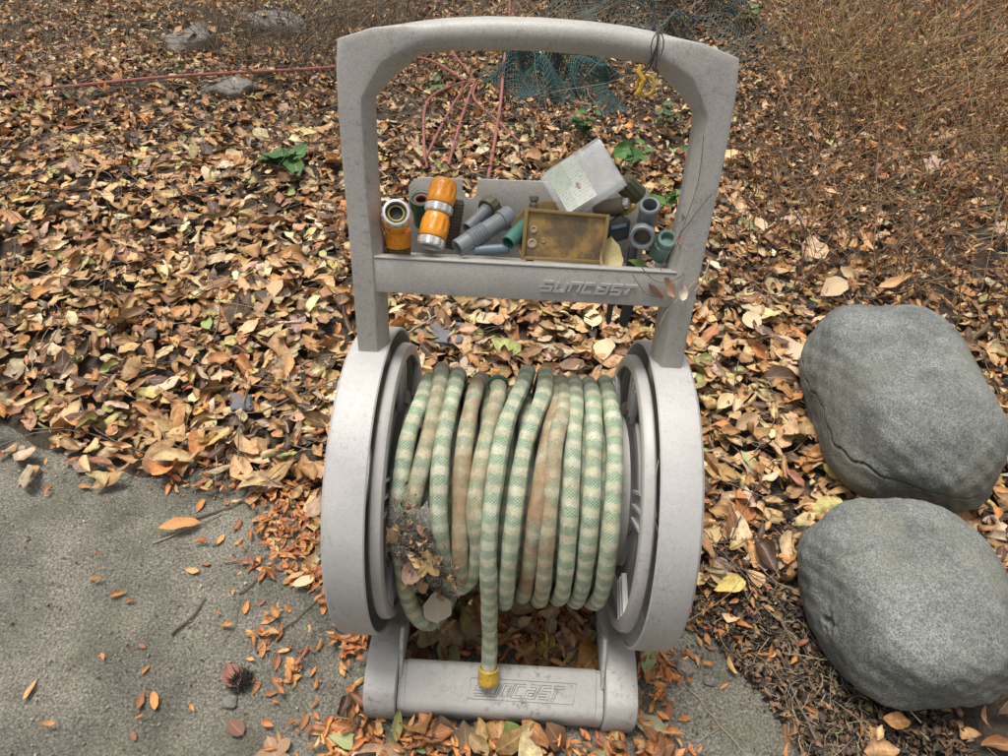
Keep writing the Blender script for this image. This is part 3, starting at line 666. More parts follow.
MB().rings([section(*s_) for s_ in ST]).build('handle_frame', 'plastic', cart, smooth=24, bevel=.0022)
# accessory tray between the posts
fb = MB(); fb.box((-.1985, .081, -.016), (.2015, .127, -.0030), FP); bar = fb.build('tray_front_bar', 'plastic', cart, bevel=.0018)
MB().box((-.1975, .1272, -.019), (.2005, .1300, -.0020), FP).build('tray_lip', 'plastic', cart, bevel=.001)
MB().box((-.188, .105, -.112), (.188, .109, -.0165), FP).build('tray_floor', 'plastic', cart)
pn = [(-.170, .085), (.170, .085), (.170, .205), (.166, .216), (.155, .221), (-.072, .2175), (-.072, .200), (-.0755, .193), (-.082, .190), (-.0885, .193), (-.0885, .2005), (-.0925, .2005), (-.0925, .217), (-.150, .216), (-.1615, .212), (-.168, .203)]
MB().prism(pn, FP, -.1165, -.1125).build('tray_back_panel', 'plastic', cart, bevel=.001)
for s_ in (-1, 1):
    MB().prism([(-.112, .0875), (-.046, .0875), (-.046, .125), (-.075, .132), (-.112, .150)], lambda o_, q, d: FP(s_*d, q, o_), .1885, .1915).build('tray_end_wall', 'plastic', cart)
# side housings with their ring bands
def ring_lathe(mb, prof, sgn, n=96, closed=True):
    R = []
    for q, x in prof: R.append([Vector((sgn*x, q*math.cos(2*math.pi*j/n), ZC+q*math.sin(2*math.pi*j/n))) for j in range(n)])
    return mb.rings(R, closed=closed, caps=False)
for s_ in (-1, 1):
    h = ring_lathe(MB(), [(.2305, .1835), (.2335, .1825), (.2355, .1845), (.2360, .200), (.2360, .226), (.2345, .2345), (.230, .2385), (.215, .2395), (.07, .2395), (.07, .2360), (.215, .2360), (.2290, .2320), (.2315, .222), (.2310, .200)], s_)
    hs_ = h.build('side_housing', 'plastic_ring', cart, smooth=30)
    hub = ring_lathe(MB(), [(.0005, .262), (.030, .2605), (.052, .255), (.064, .246), (.066, .2405), (.0005, .2405)], s_, 48, False).build('hub_cover', 'plastic_reel', hs_)
# reel: drum, spoked flanges
reel = MB(); ring_lathe(reel, [(.118, .166), (.118, -.166)], 1, 48, False); reel = reel.build('drum', 'plastic_reel', cart)
for s_ in (-1, 1):
    f_ = MB(); ring_lathe(f_, [(.1935, .1670), (.1965, .1655), (.2045, .1655), (.2095, .1675), (.2120, .1720), (.2125, .1800), (.2105, .1825), (.2080, .1825), (.2070, .1760), (.2030, .1730), (.1945, .1730)], s_)
    fl = f_.build('flange', 'plastic_reel', cart, smooth=30)
    d_ = MB(); ring_lathe(d_, [(.130, .1735), (.138, .1735), (.138, .1785), (.117, .1785), (.117, .1735)], s_, 64); d_.build('hub_disc', 'plastic_reel', fl)
    for k in range(6):
        an = rad(75+60*k); sp_ = MB(); ca, sa = math.cos(an), math.sin(an)
        def T(rr_, tt_, x_): return Vector((s_*x_, rr_*ca-tt_*sa, ZC+rr_*sa+tt_*ca))
        sp_.prism([(.136, -.019), (.1955, -.026), (.1955, .026), (.136, .019)], T, .1700, .1727)
        for o_ in (-.0235, 0, .0235):
            e_ = o_*.8; sp_.prism([(.137, e_-.0020), (.1938, o_-.0020), (.1938, o_+.0020), (.137, e_+.0020)], T, .1650, .1698)
        sp_.build('spoke', 'plastic_reel', fl)
    wl = MB()
    wc = Vector((s_*.252, .155, .082))
    def wring(prof):
        return [[Vector((s_*x_, .155+q*math.cos(2*math.pi*j/40), .082+q*math.sin(2*math.pi*j/40))) for j in range(40)] for q, x_ in prof]
    wl.rings(wring([(.070, .243), (.079, .242), (.082, .246), (.082, .264), (.079, .268), (.070, .267)]), closed=True).build('wheel', 'plastic_reel', cart)
    wd = MB().rings(wring([(.0715, .248), (.0715, .262), (.0005, .262), (.0005, .248)]), caps=False).build('wheel_disc', 'plastic_reel', cart)
# feet and lettered crossbar
arc = [(y_, ZC-math.sqrt(.2385**2-y_*y_)) for y_ in (-.150, -.12, -.09, -.06, -.03, 0, .03, .06, .09, .12, .15)]
LEGP = [(.19, 0), (-.268, 0), (-.2745, .006), (-.2765, .040), (-.272, .060), (-.260, .077), (-.240, .0865), (-.205, .090), (-.165, .0875)]+arc+[(.17, .094), (.19, .075)]
for s_ in (-1, 1):
    lg = MB().prism(LEGP, lambda a_, b__, d: Vector((s_*d, a_, b__)), .1595, .2085).build('foot', 'plastic_base', cart, bevel=.0035)
    MB().prism([(-.235, .070), (-.215, .092), (-.196, .118), (-.180, .128), (-.168, .118), (-.150, .086), (-.150, .060)], lambda a_, b__, d: Vector((s_*d, a_, b__)), .1530, .1590).build('saddle_fin', 'plastic_base', lg, bevel=.002)
XB = [(-.262, .0), (-.2685, .006), (-.271, .036), (-.268, .047), (-.261, .055), (-.222, .0785), (-.213, .0805), (-.206, .077), (-.203, .068), (-.203, 0)]
xb = MB().prism(XB, lambda a_, b__, d: Vector((d, a_, b__)), -.1475, .1475).build('crossbar', 'plastic_base', cart, bevel=.003)
MB().prism([(y_*.985-.0035, z_*.95) for y_, z_ in XB], lambda a_, b__, d: Vector((d, a_, b__)), -.158, .158).build('crossbar_core', 'plastic_base', cart)

# lettering: squared slanted strokes
GL = {'s': [[(1, 1), (0, 1), (0, .5), (1, .5), (1, 0), (0, 0)]], 'u': [[(0, 1), (0, 0), (1, 0), (1, 1)]], 'n': [[(0, 0), (0, 1), (1, 1), (1, 0)]],
      'c': [[(1, 1), (0, 1), (0, 0), (1, 0)]], 'a': [[(.1, 1), (1, 1), (1, 0), (0, 0), (0, .5), (.82, .5)]], 't': [[(.22, 0), (.22, .82)], [(-.25, 1), (1.05, 1)]]}
def outline(pl, w_):
    Lp, Rp = [], []
    for i, p in enumerate(pl):
        p = Vector(p); d0 = (p-Vector(pl[i-1])).normalized() if i else None; d1 = (Vector(pl[i+1])-p).normalized() if i < len(pl)-1 else None
        d0 = d0 or d1; d1 = d1 or d0; n0 = Vector((-d0.y, d0.x)); n1_ = Vector((-d1.y, d1.x)); b_ = (n0+n1_); b_ = b_/max(.3, b_.dot(n0)) if b_.length > 1e-6 else n0
        Lp.append(p+b_*w_); Rp.append(p-b_*w_)
    return Lp, Rp
def lettering(mode, T, cw, ch, gap, sw, h0, h1, parent, mat):
    mb = MB(); xo = 0
    for chr_ in 'suncast':
        for pl in GL[chr_]:
            pts = [(xo+a_*cw+b_*ch*.42, b_*ch) for a_, b_ in pl]; Lp, Rp = outline(pts, sw)
            if mode == 'solid':
                n = len(Lp)
                for i in range(n-1):
                    q = [Lp[i], Rp[i], Rp[i+1], Lp[i+1]]
                    mb.add([T(p.x, p.y, h0) for p in q]+[T(p.x, p.y, h1) for p in q], [(4, 5, 6, 7), (1, 2, 6, 5), (3, 0, 4, 7)]+([(0, 1, 5, 4)] if i == 0 else [])+([(2, 3, 7, 6)] if i == n-2 else []))
            else: mb.tube([T(p.x, p.y, h0) for p in Lp+Rp[::-1]], h1, 4, closed=True)
        xo += cw+gap
    return mb.build('lettering', mat, parent, smooth=60), xo
lettering('solid', lambda a_, b_, c: FP(.022+a_, .0965+b_, -.0032+c), .0122, .0115, .0060, .0018, 0, .0032, bar, 'plastic')
sl = Vector((0, -.039, -.0235)).normalized(); nl = Vector((0, -.0235, .039)).normalized(); q0 = Vector((0, -.222, .0785))
def BT(a_, b_, c): return q0+EXV*a_-sl*b_+nl*c
lettering('outline', lambda a_, b_, c: BT(-.040+a_, -.032+b_, c), .0128, .0165, .0068, .0019, .0002, .0006, xb, 'outline_shade')
bd = MB(); bd.tube([BT(-.050, -.0385, .0002), BT(.112, -.0385, .0002), BT(.116, -.0085, .0002), BT(-.046, -.0085, .0002)], .0005, 4, closed=True)
bd.tube([BT(.1085+.0022*math.cos(k*.6283), -.013+.0022*math.sin(k*.6283), .0002) for k in range(10)], .0004, 4, closed=True); bd.build('lettering_border', 'outline_shade', xb)

# ------------------------------------------------------------------ garden hose
HR = .0121
def cr(pts, step=.007):
    """Catmull-Rom through (pos, stain) keys, resampled evenly"""
    P = np.array([list(p) for p in pts], float); out = []
    for i in range(len(P)-1):
        a_, b_, c_, d_ = P[max(i-1, 0)], P[i], P[i+1], P[min(i+2, len(P)-1)]
        n = max(2, int(np.linalg.norm(c_[:3]-b_[:3])/step))
        for k in range(n):
            t_ = k/n; out.append(.5*((2*b_)+(-a_+c_)*t_+(2*a_-5*b_+4*c_-d_)*t_*t_+(-a_+3*b_-3*c_+d_)*t_**3))
    out.append(P[-1]); return np.array(out)
def cyp(x, r_, th, st=.2):
    a_ = rad(th+random.gauss(0, 1.5)); x += random.gauss(0, .0020); r_ += random.gauss(0, .0024)
    return (x, r_*math.cos(a_), ZC+r_*math.sin(a_), st)
HV, HF, HUV, HST = [], [], [], []
def hose_tube(path, v0=0., n=12):
    P = path[:, :3]; m = len(P); T = np.gradient(P, axis=0); T /= np.linalg.norm(T, axis=1, keepdims=True)
    nrm = np.cross(T[0], [1, .3, .2]); nrm /= np.linalg.norm(nrm); k0 = sum(len(v) for v in HV); v_ = v0; rg = []
    for i in range(m):
        nrm = nrm-T[i]*nrm.dot(T[i]); nrm /= np.linalg.norm(nrm); bn = np.cross(T[i], nrm)
        if i: v_ += np.linalg.norm(P[i]-P[i-1])
        fl_ = HR*(1+.04*math.sin(v_*31)+.03*math.sin(v_*83))
        a_ = np.arange(n+1)*2*math.pi/n
        rg.append(P[i]+(np.cos(a_)[:, None]*nrm+np.sin(a_)[:, None]*bn)*fl_)
        HUV.append(np.stack([np.arange(n+1)/n, np.full(n+1, v_), np.zeros(n+1)], -1)); HST.append(np.full(n+1, path[i, 3]))
    HV.append(np.concatenate(rg)); idx = k0+np.arange(m*(n+1)).reshape(m, n+1)
    HF.append(np.stack([idx[:-1, :-1], idx[:-1, 1:], idx[1:, 1:], idx[1:, :-1]], -1).reshape(-1, 4))
RO = .1655
# inner layer, then the outer wraps from the right to the hanging end
keys = []
for k in range(11*8):
    keys.append(cyp(-.148+.0270*k/8, .1385, 90+k*45, .15))
rows = [  # x at 78, 111, 145, 185 degrees, radius, stain
    (.1345, .1355, .1345, .1340, RO, .12), (.1095, .1065, .1050, .1075, RO, .10), (.0845, .0785, .0760, .0775, RO, .15),
    (.0640, .0545, .0495, .0520, RO-.002, .75), (.0530, .0430, .0330, .0260, RO-.006, 1.0), (.0400, .0160, .0020, -.0010, RO+.007, .12)]
for i, (a_, b_, c_, d_, r_, st) in enumerate(rows):
    if i == 0: keys += [cyp(.140, .148, 20+90+11*360+200, .15)]
    j_ = .004*math.sin(i*2.1)
    keys += [cyp(a_+.004, r_-.003, 40, st), cyp(a_, r_, 78, st), cyp(b_, r_+j_*.5, 111, st), cyp(c_, r_+j_, 145, st), cyp(d_, r_+.004, 185, st), cyp(d_-.002, r_+.006+.5*j_, 222, st), cyp(d_-.001, r_-.002, 270, st), cyp(d_, r_-.006, 330, st)]
keys += [cyp(.014, RO+.002, 40), cyp(.008, RO+.008, 70, .08), cyp(-.015, RO+.010, 103, .08), cyp(-.0235, RO+.012, 134, .08), cyp(-.0250, RO+.012, 160, .1), (-.0245, -.182, .262, .1), (-.0225, -.194, .200, .12), (-.0205, -.2045, .150, .15), (-.0200, -.2180, .114, .15), (-.0198, -.2320, .093, .15)]
# drop angles back on themselves between rows: unwrap not needed, keys are positions
hp = cr(keys); hose_tube(hp)
hose_end = Vector(hp[-1, :3]); hose_dir = Vector(hp[-1, :3]-hp[-4, :3]).normalized()
# left-hand wraps, moving left, ending in the drooping loop
rows2 = [(-.0620, -.0690, -.0710, -.0690, RO+.001, .9), (-.0925, -.0960, -.0940, -.0850, RO+.002, .15), (-.1150, -.1225, -.1340, -.1380, RO+.003, .55)]
keys = [cyp(-.050, .140, -40), cyp(-.055, .155, 20)]
for a_, b_, c_, d_, r_, st in rows2:
    keys += [cyp(a_+.003, r_-.006, 44, st), cyp(a_, r_, 78, st), cyp(b_, r_, 111, st), cyp(c_, r_, 145, st), cyp(d_, r_-.004, 176, st), cyp(d_+.002, r_-.012, 205, st), cyp(d_, r_-.014, 260, st), cyp(d_-.006, r_-.010, 330, st)]
keys += [cyp(-.134, RO-.012, 50, .1), cyp(-.1385, RO-.005, 84, .1), cyp(-.1480, RO+.0005, 111, .1), cyp(-.1510, RO, 145, .15), cyp(-.1500, RO+.003, 172, .3), (-.1430, -.172, .205, .35), (-.128, -.180, .160, .3), (-.112, -.172, .132, .3), (-.095, -.140, .120, .3), (-.080, -.09, .128, .3), cyp(-.075, RO-.020, 260, .3)]
hose_tube(cr(keys), .011)
# the wrap that starts at the coupling and loops loosely to the left
keys = [cyp(-.026, RO-.004, 66, .6), cyp(-.029, RO, 79, .6), cyp(-.044, RO+.002, 112, .6), cyp(-.047, RO+.002, 138, .5), cyp(-.046, RO+.002, 160, .3), (-.052, -.166, .262, .2), (-.070, -.168, .240, .2), (-.094, -.160, .236, .3), (-.112, -.152, .252, .4), cyp(-.128, .142, 200, .4)]
ec = cr(keys); hose_tube(ec, .02)
hose = thing('garden_hose', 'pale green and cream woven garden hose wound on the reel', 'hose', loc=(0, 0, ZC))
HVc = np.concatenate(HV)-np.array([0, 0, ZC])
link('hose_jacket', np_mesh('hose_jacket', HVc, np.concatenate(HF), {'hoseuv': ('FLOAT_VECTOR', np.concatenate(HUV)), 'stain': ('FLOAT', np.concatenate(HST))}), 'hose', hose)
e0 = hose_end-hose_dir*.014
MB().lathe(e0, e0+hose_dir, [(0, .0128), (.001, .0152), (.003, .0156), (.006, .0146), (.016, .0160, .03), (.023, .0164, .02), (.026, .0150), (.027, .0135), (.0265, .0110), (.016, .0105)], 24, True).build('end_collar', 'yellow', hose)
MB().lathe(e0+hose_dir*.022, e0+hose_dir*.03, [(0, .0108), (.006, .0100), (.0062, .006), (.0, .0055)], 20).build('brass_spout', 'khaki', hose)
cp = Vector(ec[2, :3]); cdv = Vector(ec[5, :3]-ec[2, :3]).normalized()
MB().lathe(cp-cdv*.012, cp+cdv, [(0, .0120), (.001, .0150), (.004, .0156), (.008, .0150), (.009, .0128)], 20).build('coupling_ring', 'green', hose)

# ------------------------------------------------------------------ things in the tray
def obj_lathes(name, label, p0, p1, parts, group='old hose fittings in the tray', cat='fitting', n=48):
    p0 = Vector(p0); p1 = Vector(p1); t_ = thing(name, label, cat, group, p0)
    ax = (p1-p0).normalized(); o = []
    for pt in parts: o.append(MB().lathe(p0, p0+ax, pt[2], n, len(pt) > 3).build(pt[0], pt[1], t_, smooth=32))
    return t_
def connector(name, label, p0, p1, both=False):
    """quick connector, mouth at p0 pointing away from p1"""
    one = lambda d: [('body', 'orange', [(d+.013, .0150), (d+.014, .0176), (d+.0165, .0184), (d+.022, .0184), (d+.0235, .0182, .035), (d+.037, .0178, .035), (d+.0385, .0174), (d+.043, .0166), (d+.046, .0150)]),
                     ('collar', 'ringgrey', [(d, .0140), (d+.0004, .0165), (d+.002, .0176), (d+.003, .0178, .04), (d+.0110, .0180, .04), (d+.0118, .0170), (d+.0128, .0160), (d+.0128, .0135), (d+.004, .0132)], True),
                     ('throat', 'darkrub', [(d+.016, .0085), (d+.0064, .0092), (d+.0060, .0131), (d+.0125, .0131)]),
                     ('seal', 'oring', [(d+.0052, .0088), (d+.0046, .0100), (d+.0058, .0108), (d+.0063, .0088)], True)]
    return obj_lathes(name, label, p0, p1, one(0)+(one(.046) if both else []))
connector('hose_connector', 'orange hose connector with its dark mouth facing up beside the left post', FP(-.166, .190, .004), FP(-.173, .168, -.034))
connector('hose_connector', 'two orange connectors joined end to end leaning in the tray', FP(-.126, .141, -.020), FP(-.1125, .217, -.062), True)
obj_lathes('hose_connector', 'orange fitting with brown base under the open mouthed connector', FP(-.172, .158, -.040), FP(-.172, .108, -.046), [('body', 'orange', [(0, .014), (.001, .0172), (.022, .0176), (.023, .016)]), ('base', 'mustard', [(.0232, .0155), (.024, .0168), (.048, .0160)])])
obj_lathes('hose_connector', 'dark green connector with red seal standing behind the orange pair', FP(-.146, .194, -.078), FP(-.146, .160, -.098),
           [('body', 'green', [(.012, .009), (.0005, .0120), (0, .0135), (.0003, .0150), (.003, .0158), (.004, .0158, .03), (.016, .0155, .03), (.018, .0135), (.045, .0130)]), ('seal', 'cord', [(.002, .0075), (.0015, .0108), (.005, .0108), (.005, .0070)], True)])
rib = [(0, .006), (.0005, .0085)]
for k in range(15): rib += [(.002+k*.0042, .0098), (.0032+k*.0042, .0102), (.0042+k*.0042, .0086), (.0056+k*.0042, .0086)]
obj_lathes('spray_nozzle', 'narrow corroded brass nozzle with ridged barrel beside the orange pair', FP(-.103, .128, -.066), FP(-.0955, .193, -.080), [('barrel', 'khaki', rib+[(.068, .007)])])
def barbed(L_, r_):
    pr_ = [(.010, r_*.62), (.0004, r_*.66), (0, r_*.95), (.001, r_), (.018, r_), (.019, r_*1.05)]
    for k in range(6): pr_ += [(.021+k*.0042, r_*.92), (.024+k*.0042, r_*1.12), (.0248+k*.0042, r_*1.12)]
    return pr_+[(.047, r_*1.0), (L_-.018, r_*1.02), (L_-.017, r_*1.2), (L_-.001, r_*1.2), (L_, r_*1.1)]
obj_lathes('hose_mender', 'big blue grey plastic barbed coupling lying in the tray', FP(-.090, .142, -.018), FP(-.020, .180, -.070), [('body', 'barb', barbed(.092, .0122))])
obj_lathes('hose_mender', 'smaller grey barbed coupling with olive knob behind the big one', FP(-.080, .163, -.045), FP(-.052, .185, -.085), [('body', 'barb', barbed(.06, .0080)), ('knob', 'olive', [(.046, .009), (.0465, .0145), (.050, .0155, .03), (.060, .0150, .03), (.0615, .0125)])])
obj_lathes('short_tube', 'short teal green tube with open dark end beside the stained plate', FP(-.024, .152, -.020), FP(.004, .175, -.062), [('wall', 'teal', [(.030, .0075), (.0005, .0080), (0, .0092), (.0010, .0100), (.045, .0105), (.050, .009)])])
obj_lathes('short_tube', 'slim blue grey tube lying along the tray front', FP(-.068, .1385, -.026), FP(-.024, .1425, -.030), [('wall', 'bluet', [(.020, .0048), (.0005, .0050), (0, .0062), (.044, .0068), (.046, .005)])])
# stained tray-like plate
pl = thing('stained_plate', 'rectangular mustard plastic plate with raised rim and brown stain', 'plate', None, FP(.05, .13, -.022))
A, B_, C_, D_ = FP(-.006, .131, -.021), FP(.104, .131, -.021), FP(.107, .193, -.034), FP(-.004, .196, -.036)
nrm = (B_-A).cross(D_-A).normalized()
def PT(a_, b_, c): return (A*(1-a_)+B_*a_)*(1-b_)+(D_*(1-a_)+C_*a_)*b_+nrm*c
def mk_stain():
    m, t, b = newmat('stained_plate_face'); v = coord(t)
    n1_ = noise(t, v, 22, 6, .65); c = ramp(t, n1_, (.38, (.27, .16, .045)), (.47, (.13, .085, .035)), (.62, (.07, .052, .032)))
    c = mix(t, ramp(t, noise(t, v, 130, 4), (.58, 0.), (.70, .5)), c, (.26, .18, .08)); setc(t, b, c); b.inputs['Roughness'].default_value = .4
    bump(t, b, noise(t, v, 150, 4), .3, .001); return m
MAT['stainface'] = mk_stain()
MB().box((.03, .04, -.004), (.97, .96, -.001), PT).build('face', 'stainface', pl)
rim = MB(); rim.box((0, 0, -.010), (.045, 1, .004), PT); rim.box((.955, 0, -.010), (1, 1, .004), PT); rim.box((.0455, .93, -.010), (.9545, .999, .0038), PT); rim.box((.0455, .001, -.010), (.9545, .07, .0038), PT); rim.build('rim', 'mustard', pl, bevel=.0008)
for cx_, cy_, r_ in ((.125, .60, .0042), (.12, .33, .0055), (.25, .40, .0028)):
    o_ = PT(cx_, cy_, -.0008); hm = MB().lathe(o_, o_+nrm, [(0, r_*1.15), (.0012, r_*1.1), (.0014, r_*.7), (.0002, r_*.6)], 16)
    hm.build('rivet', 'straw', pl)
MB().prism([(-.022, .17), (-.006, .19), (.02, .203), (.055, .205), (.05, .16), (-.01, .14)], FP, -.056, -.050).build('backing_plate', 'mustard', pl, bevel=.001)
MB().lathe(FP(.008, .192, -.053), FP(.006, .225, -.058), [(0, .006), (.006, .0065), (.010, .004), (.011, .0065), (.016, .006), (.017, .002)], 14).build('knob', 'khaki', pl)
# hazy clear box with label
bx = thing('plastic_box', 'hazy clear plastic box with faded green printed label', 'box', None, FP(.07, .20, -.06))
bxo = FP(.071, .229, -.066)
e1 = EXV*.81+U*.58; e2 = (EXV*.58-U*.81)*.87+NN*.5; e2 = (e2-e1*e2.dot(e1)).normalized(); e3 = e1.cross(e2).normalized()
if e3.dot(NN) < 0: e3 = -e3
def BXT(a_, b_, c): return bxo+e1*a_+e2*b_+e3*c
h1, h2 = .046, .035
def shell(mb, a0, a1, b0, b1, c0, c1, T, th=.0016):
    mb.box((a0, b0, c0), (a1, b1, c1), T); return mb
MB().box((-h1, -h2, .0005), (h1*.98, h2, .016), BXT).build('lid', 'clear', bx, bevel=.004, seg=3)
MB().box((-h1*.96, -h2*.95, -.022), (h1*.95, h2*.95, -.0016), BXT).build('tray', 'clear', bx, bevel=.005, seg=3)
MB().box((-h1-.001, -h2-.0015, -.0012), (h1, h2+.0015, .0), BXT).build('flange', 'clear', bx, bevel=.0004)
me = bpy.data.meshes.new('label'); q = [BXT(-h1*.80, -h2*.92, .0164), BXT(h1*.15, -h2*.92, .0164), BXT(h1*.15, h2*.92, .0164), BXT(-h1*.80, h2*.92, .0164)]
q = q+[p-e3*.0003 for p in q]; q = [p-bx.location for p in q]
me.from_pydata([tuple(p) for p in q], [], [(0, 1, 2, 3), (7, 6, 5, 4)]); uvl = me.uv_layers.new(name='UVMap')
for i, l_ in enumerate(me.loops): uvl.data[i].uv = [(0, 0), (1, 0), (1, 1), (0, 1)][l_.vertex_index % 4]
link('paper_label', me, 'paper', bx)
obj_lathes('spray_nozzle', 'ribbed olive plastic nozzle cap behind the clear box', FP(.150, .208, -.088), FP(.122, .232, -.082), [('cap', 'olive', [(0, .010), (.0005, .0135), (.002, .0142, .04), (.030, .0142, .04), (.032, .013)])])
obj_lathes('spray_nozzle', 'chrome tipped grey nozzle under the clear box', FP(.134, .206, -.052), FP(.095, .190, -.072), [('tip', 'chrome', [(0, .004), (.001, .0080), (.006, .0090), (.008, .0085)]), ('barrel', 'khaki', [(.008, .0085), (.009, .0110), (.045, .0120), (.05, .009)])])
bl = thing('plastic_clip', 'flat black plastic clip wedged behind the stained plate', 'clip', None, FP(.12, .15, -.05))
MB().prism([(.104, .150), (.136, .160), (.137, .184), (.122, .190), (.106, .176)], FP, -.060, -.044).build('clip_body', 'darkrub', bl, bevel=.002)
MB().prism([(.112, .172), (.131, .177), (.131, .181), (.112, .176)], FP, -.0445, -.042).build('clip_ridge', 'bluet', bl)
ys_ = thing('yellow_lever', 'yellow plastic lever under the chrome tipped nozzle', 'lever', None, FP(.12, .18, -.07))
MB().tube([FP(.098, .188, -.075), FP(.115, .190, -.066), FP(.132, .194, -.064), FP(.143, .200, -.068)], [.004, .0065, .0065, .004], 10).build('lever_arm', 'yellow', ys_)
# elbow tee
te = thing('pipe_elbow', 'blue grey plastic pipe elbow with two open mouths', 'fitting', 'old hose fittings in the tray', FP(.15, .14, -.04))
ua, ub, uc = FP(.1545, .2115, -.020), FP(.158, .176, -.052), FP(.148, .170, -.010)
MB().lathe(ua, ub, [(.030, .0085), (.0006, .0095), (0, .0118), (.002, .0136), (.008, .0136), (.009, .0124), (.044, .0130), (.050, .010)], 28).build('upper_arm', 'barb', te)
MB().lathe(uc, ub, [(.020, .0100), (.0006, .0112), (0, .0145), (.002, .0160), (.012, .0162, .03), (.013, .0138), (.036, .0134), (.042, .008)], 28).build('lower_arm', 'barb', te)
MB().lathe(uc+(ub-uc).normalized()*.012, ub, [(0, .0005), (.0005, .0098), (.002, .0098)], 20).build('stopper', 'khaki', te)
MB().box((.138, .100, -.052), (.150, .150, -.040), FP).build('stem', 'darkrub', te, bevel=.003)
# sea green adaptor
ja = obj_lathes('jar_adaptor', 'sea green ribbed adaptor with open mouth against the right post', FP(.1835, .170, -.020), FP(.181, .136, -.052),
                [('mouth', 'jar', [(.020, .0088), (.0008, .0092), (0, .0108), (.0012, .0128), (.005, .0134), (.009, .0128), (.010, .0115)]), ('body', 'jar', [(.0095, .0110), (.012, .0150, .03), (.036, .0158, .03), (.040, .014)]), ('inside', 'darkrub', [(.012, .0005), (.0121, .0090), (.014, .0090)])])
st_ = thing('plant_tie', 'pair of dark green plastic prongs hanging under the tray', 'prong', None, FP(.135, .085, -.05))
for a_, b_, c_, d_ in ((.124, .123, .0045, .036), (.151, .144, .0085, .034)):
    MB().prism([(a_-c_, .0825), (a_+c_, .0825), (b_+c_*.8, d_+.006), (b_+c_*.3, d_), (b_-c_*.3, d_), (b_-c_*.8, d_+.006)], FP, -.054, -.047).build('prong', 'strap', st_, bevel=.0015)
leaf_obj('broad', FP(.108, .137, -.032), .055, (.60, .50, .24), (.9, .3, .4), 'pale yellow leaf tucked beside the stained plate', None)
leaf_obj('broad', FP(-.002, .134, -.03), .04, (.52, .42, .20), (.9, .0, 1.4), 'mustard coloured dry leaf under the teal tube', None)
leaf_obj('oval', FP(.152, .128, -.032), .035, (.22, .34, .09), (.4, 0, 1.5), 'small fresh green leaf in the tray corner', None)
# dry leaf scraps and stems caught on the right end of the tray
for kd, (x, s_, o_), sz, c, rt_, lb in (('oval', (.170, .103, .004), .034, (.40, .22, .14), (1.0, .5, 2.2), 'curled reddish dry leaf caught on the tray bar'), ('oval', (.186, .112, .006), .036, (.50, .31, .20), (1.1, -.3, 1.1), 'pinkish curled leaf hanging on the tray bar end'),
                              ('broad', (.205, .106, .006), .022, (.62, .54, .44), (1.0, .2, .4), 'pale leaf scrap on the right post foot'), ('oval', (.199, .194, -.012), .022, (.50, .30, .20), (.9, .4, 2.0), 'tiny pink leaf scrap above the sea green adaptor'), ('leaflet', (.197, .172, -.010), .022, (.60, .27, .12), (1., .2, .5), 'orange leaflet stuck at the adaptor mouth')):
    leaf_obj(kd, FP(x, s_, o_), sz, c, rt_, lb, 'leaf scraps on the tray')
for pts, r_, lb in (([(.150, .135, .004), (.172, .118, .006), (.196, .122, .004), (.206, .130, .002)], .0007, 'thin dark stalk across the tray bar end'), ([(.222, .122, .003), (.205, .100, .005), (.190, .078, .005), (.184, .058, .003)], .0009, 'pale bent stalk hanging from the tray bar end'),
                    ([(.190, .150, -.004), (.196, .190, .001), (.205, .245, .003), (.203, .30, .003)], .0005, 'hair thin stalk standing along the right post'), ([(.175, .125, -.006), (.188, .165, -.004), (.207, .205, .003), (.224, .232, .003)], .0006, 'fine curved stalk leaning on the right post'), ([(.139, .125, .003), (.150, .112, .005), (.160, .100, .004), (.176, .098, .005)], .0006, 'short dark stalk lying on the raised lettering'),
                    ([(.222, .108, .006), (.232, .125, .002), (.238, .150, -.006)], .0012, 'straw coloured stalk poking from the right post')):
    P_ = cr([tuple(FP(*p))+(0,) for p in pts], .006)[:, :3]
    o = MB().tube([tuple(p) for p in P_], r_, 5).build('dry_stalk', 'straw' if 'pale' in lb or 'straw' in lb else 'twig'); tag(base_to(o, P_[0]), lb, 'stalk', 'stalks on the tray')
# wire and yellow loops on the handle
wr = thing('tie_wire', 'dark twisted wire tied round the right end of the handle', 'wire', None, FP(.137, .39, 0))
hc = FP(.133, .3905, -.022)
for k, (tl_, rr_, dx) in enumerate(((.10, .0245, .0), (-.10, .0255, .004), (.28, .0250, -.003))):
    pts = []
    for j in range(28):
        a_ = 2*math.pi*j/28; pts.append(hc+EXV*(dx+tl_*rr_*math.sin(a_+.6))+U*(rr_*math.sin(a_)*.95)+NN*(rr_*math.cos(a_)*.98))
    MB().tube(pts, .0008, 6, closed=True).build('wire_turn', 'wire', wr)
MB().tube([hc+EXV*(.002+.007*math.cos(j*.52))+U*(.002+.014*math.sin(j*.52))+NN*.0262 for j in range(12)], .0007, 6, closed=True).build('wire_loop', 'wire', wr)
MB().tube([hc+NN*.026+U*-.006, hc+NN*.024-U*.02-EXV*.004, hc+NN*.016-U*.032-EXV*.01], .0007, 6).build('wire_end', 'wire', wr)
yl = thing('ring_clip', 'yellow plastic ring clip hanging from the tie wire', 'clip', None, FP(.12, .35, -.004))
rc = FP(.1285, .3505, -.004)
MB().tube([rc+EXV*(.0100*math.cos(j*.2618))+U*(.0105*math.sin(j*.2618))+NN*(.002*math.cos(j*.2618)) for j in range(24)], .0021, 8, closed=True).build('ring', 'yellow', yl)
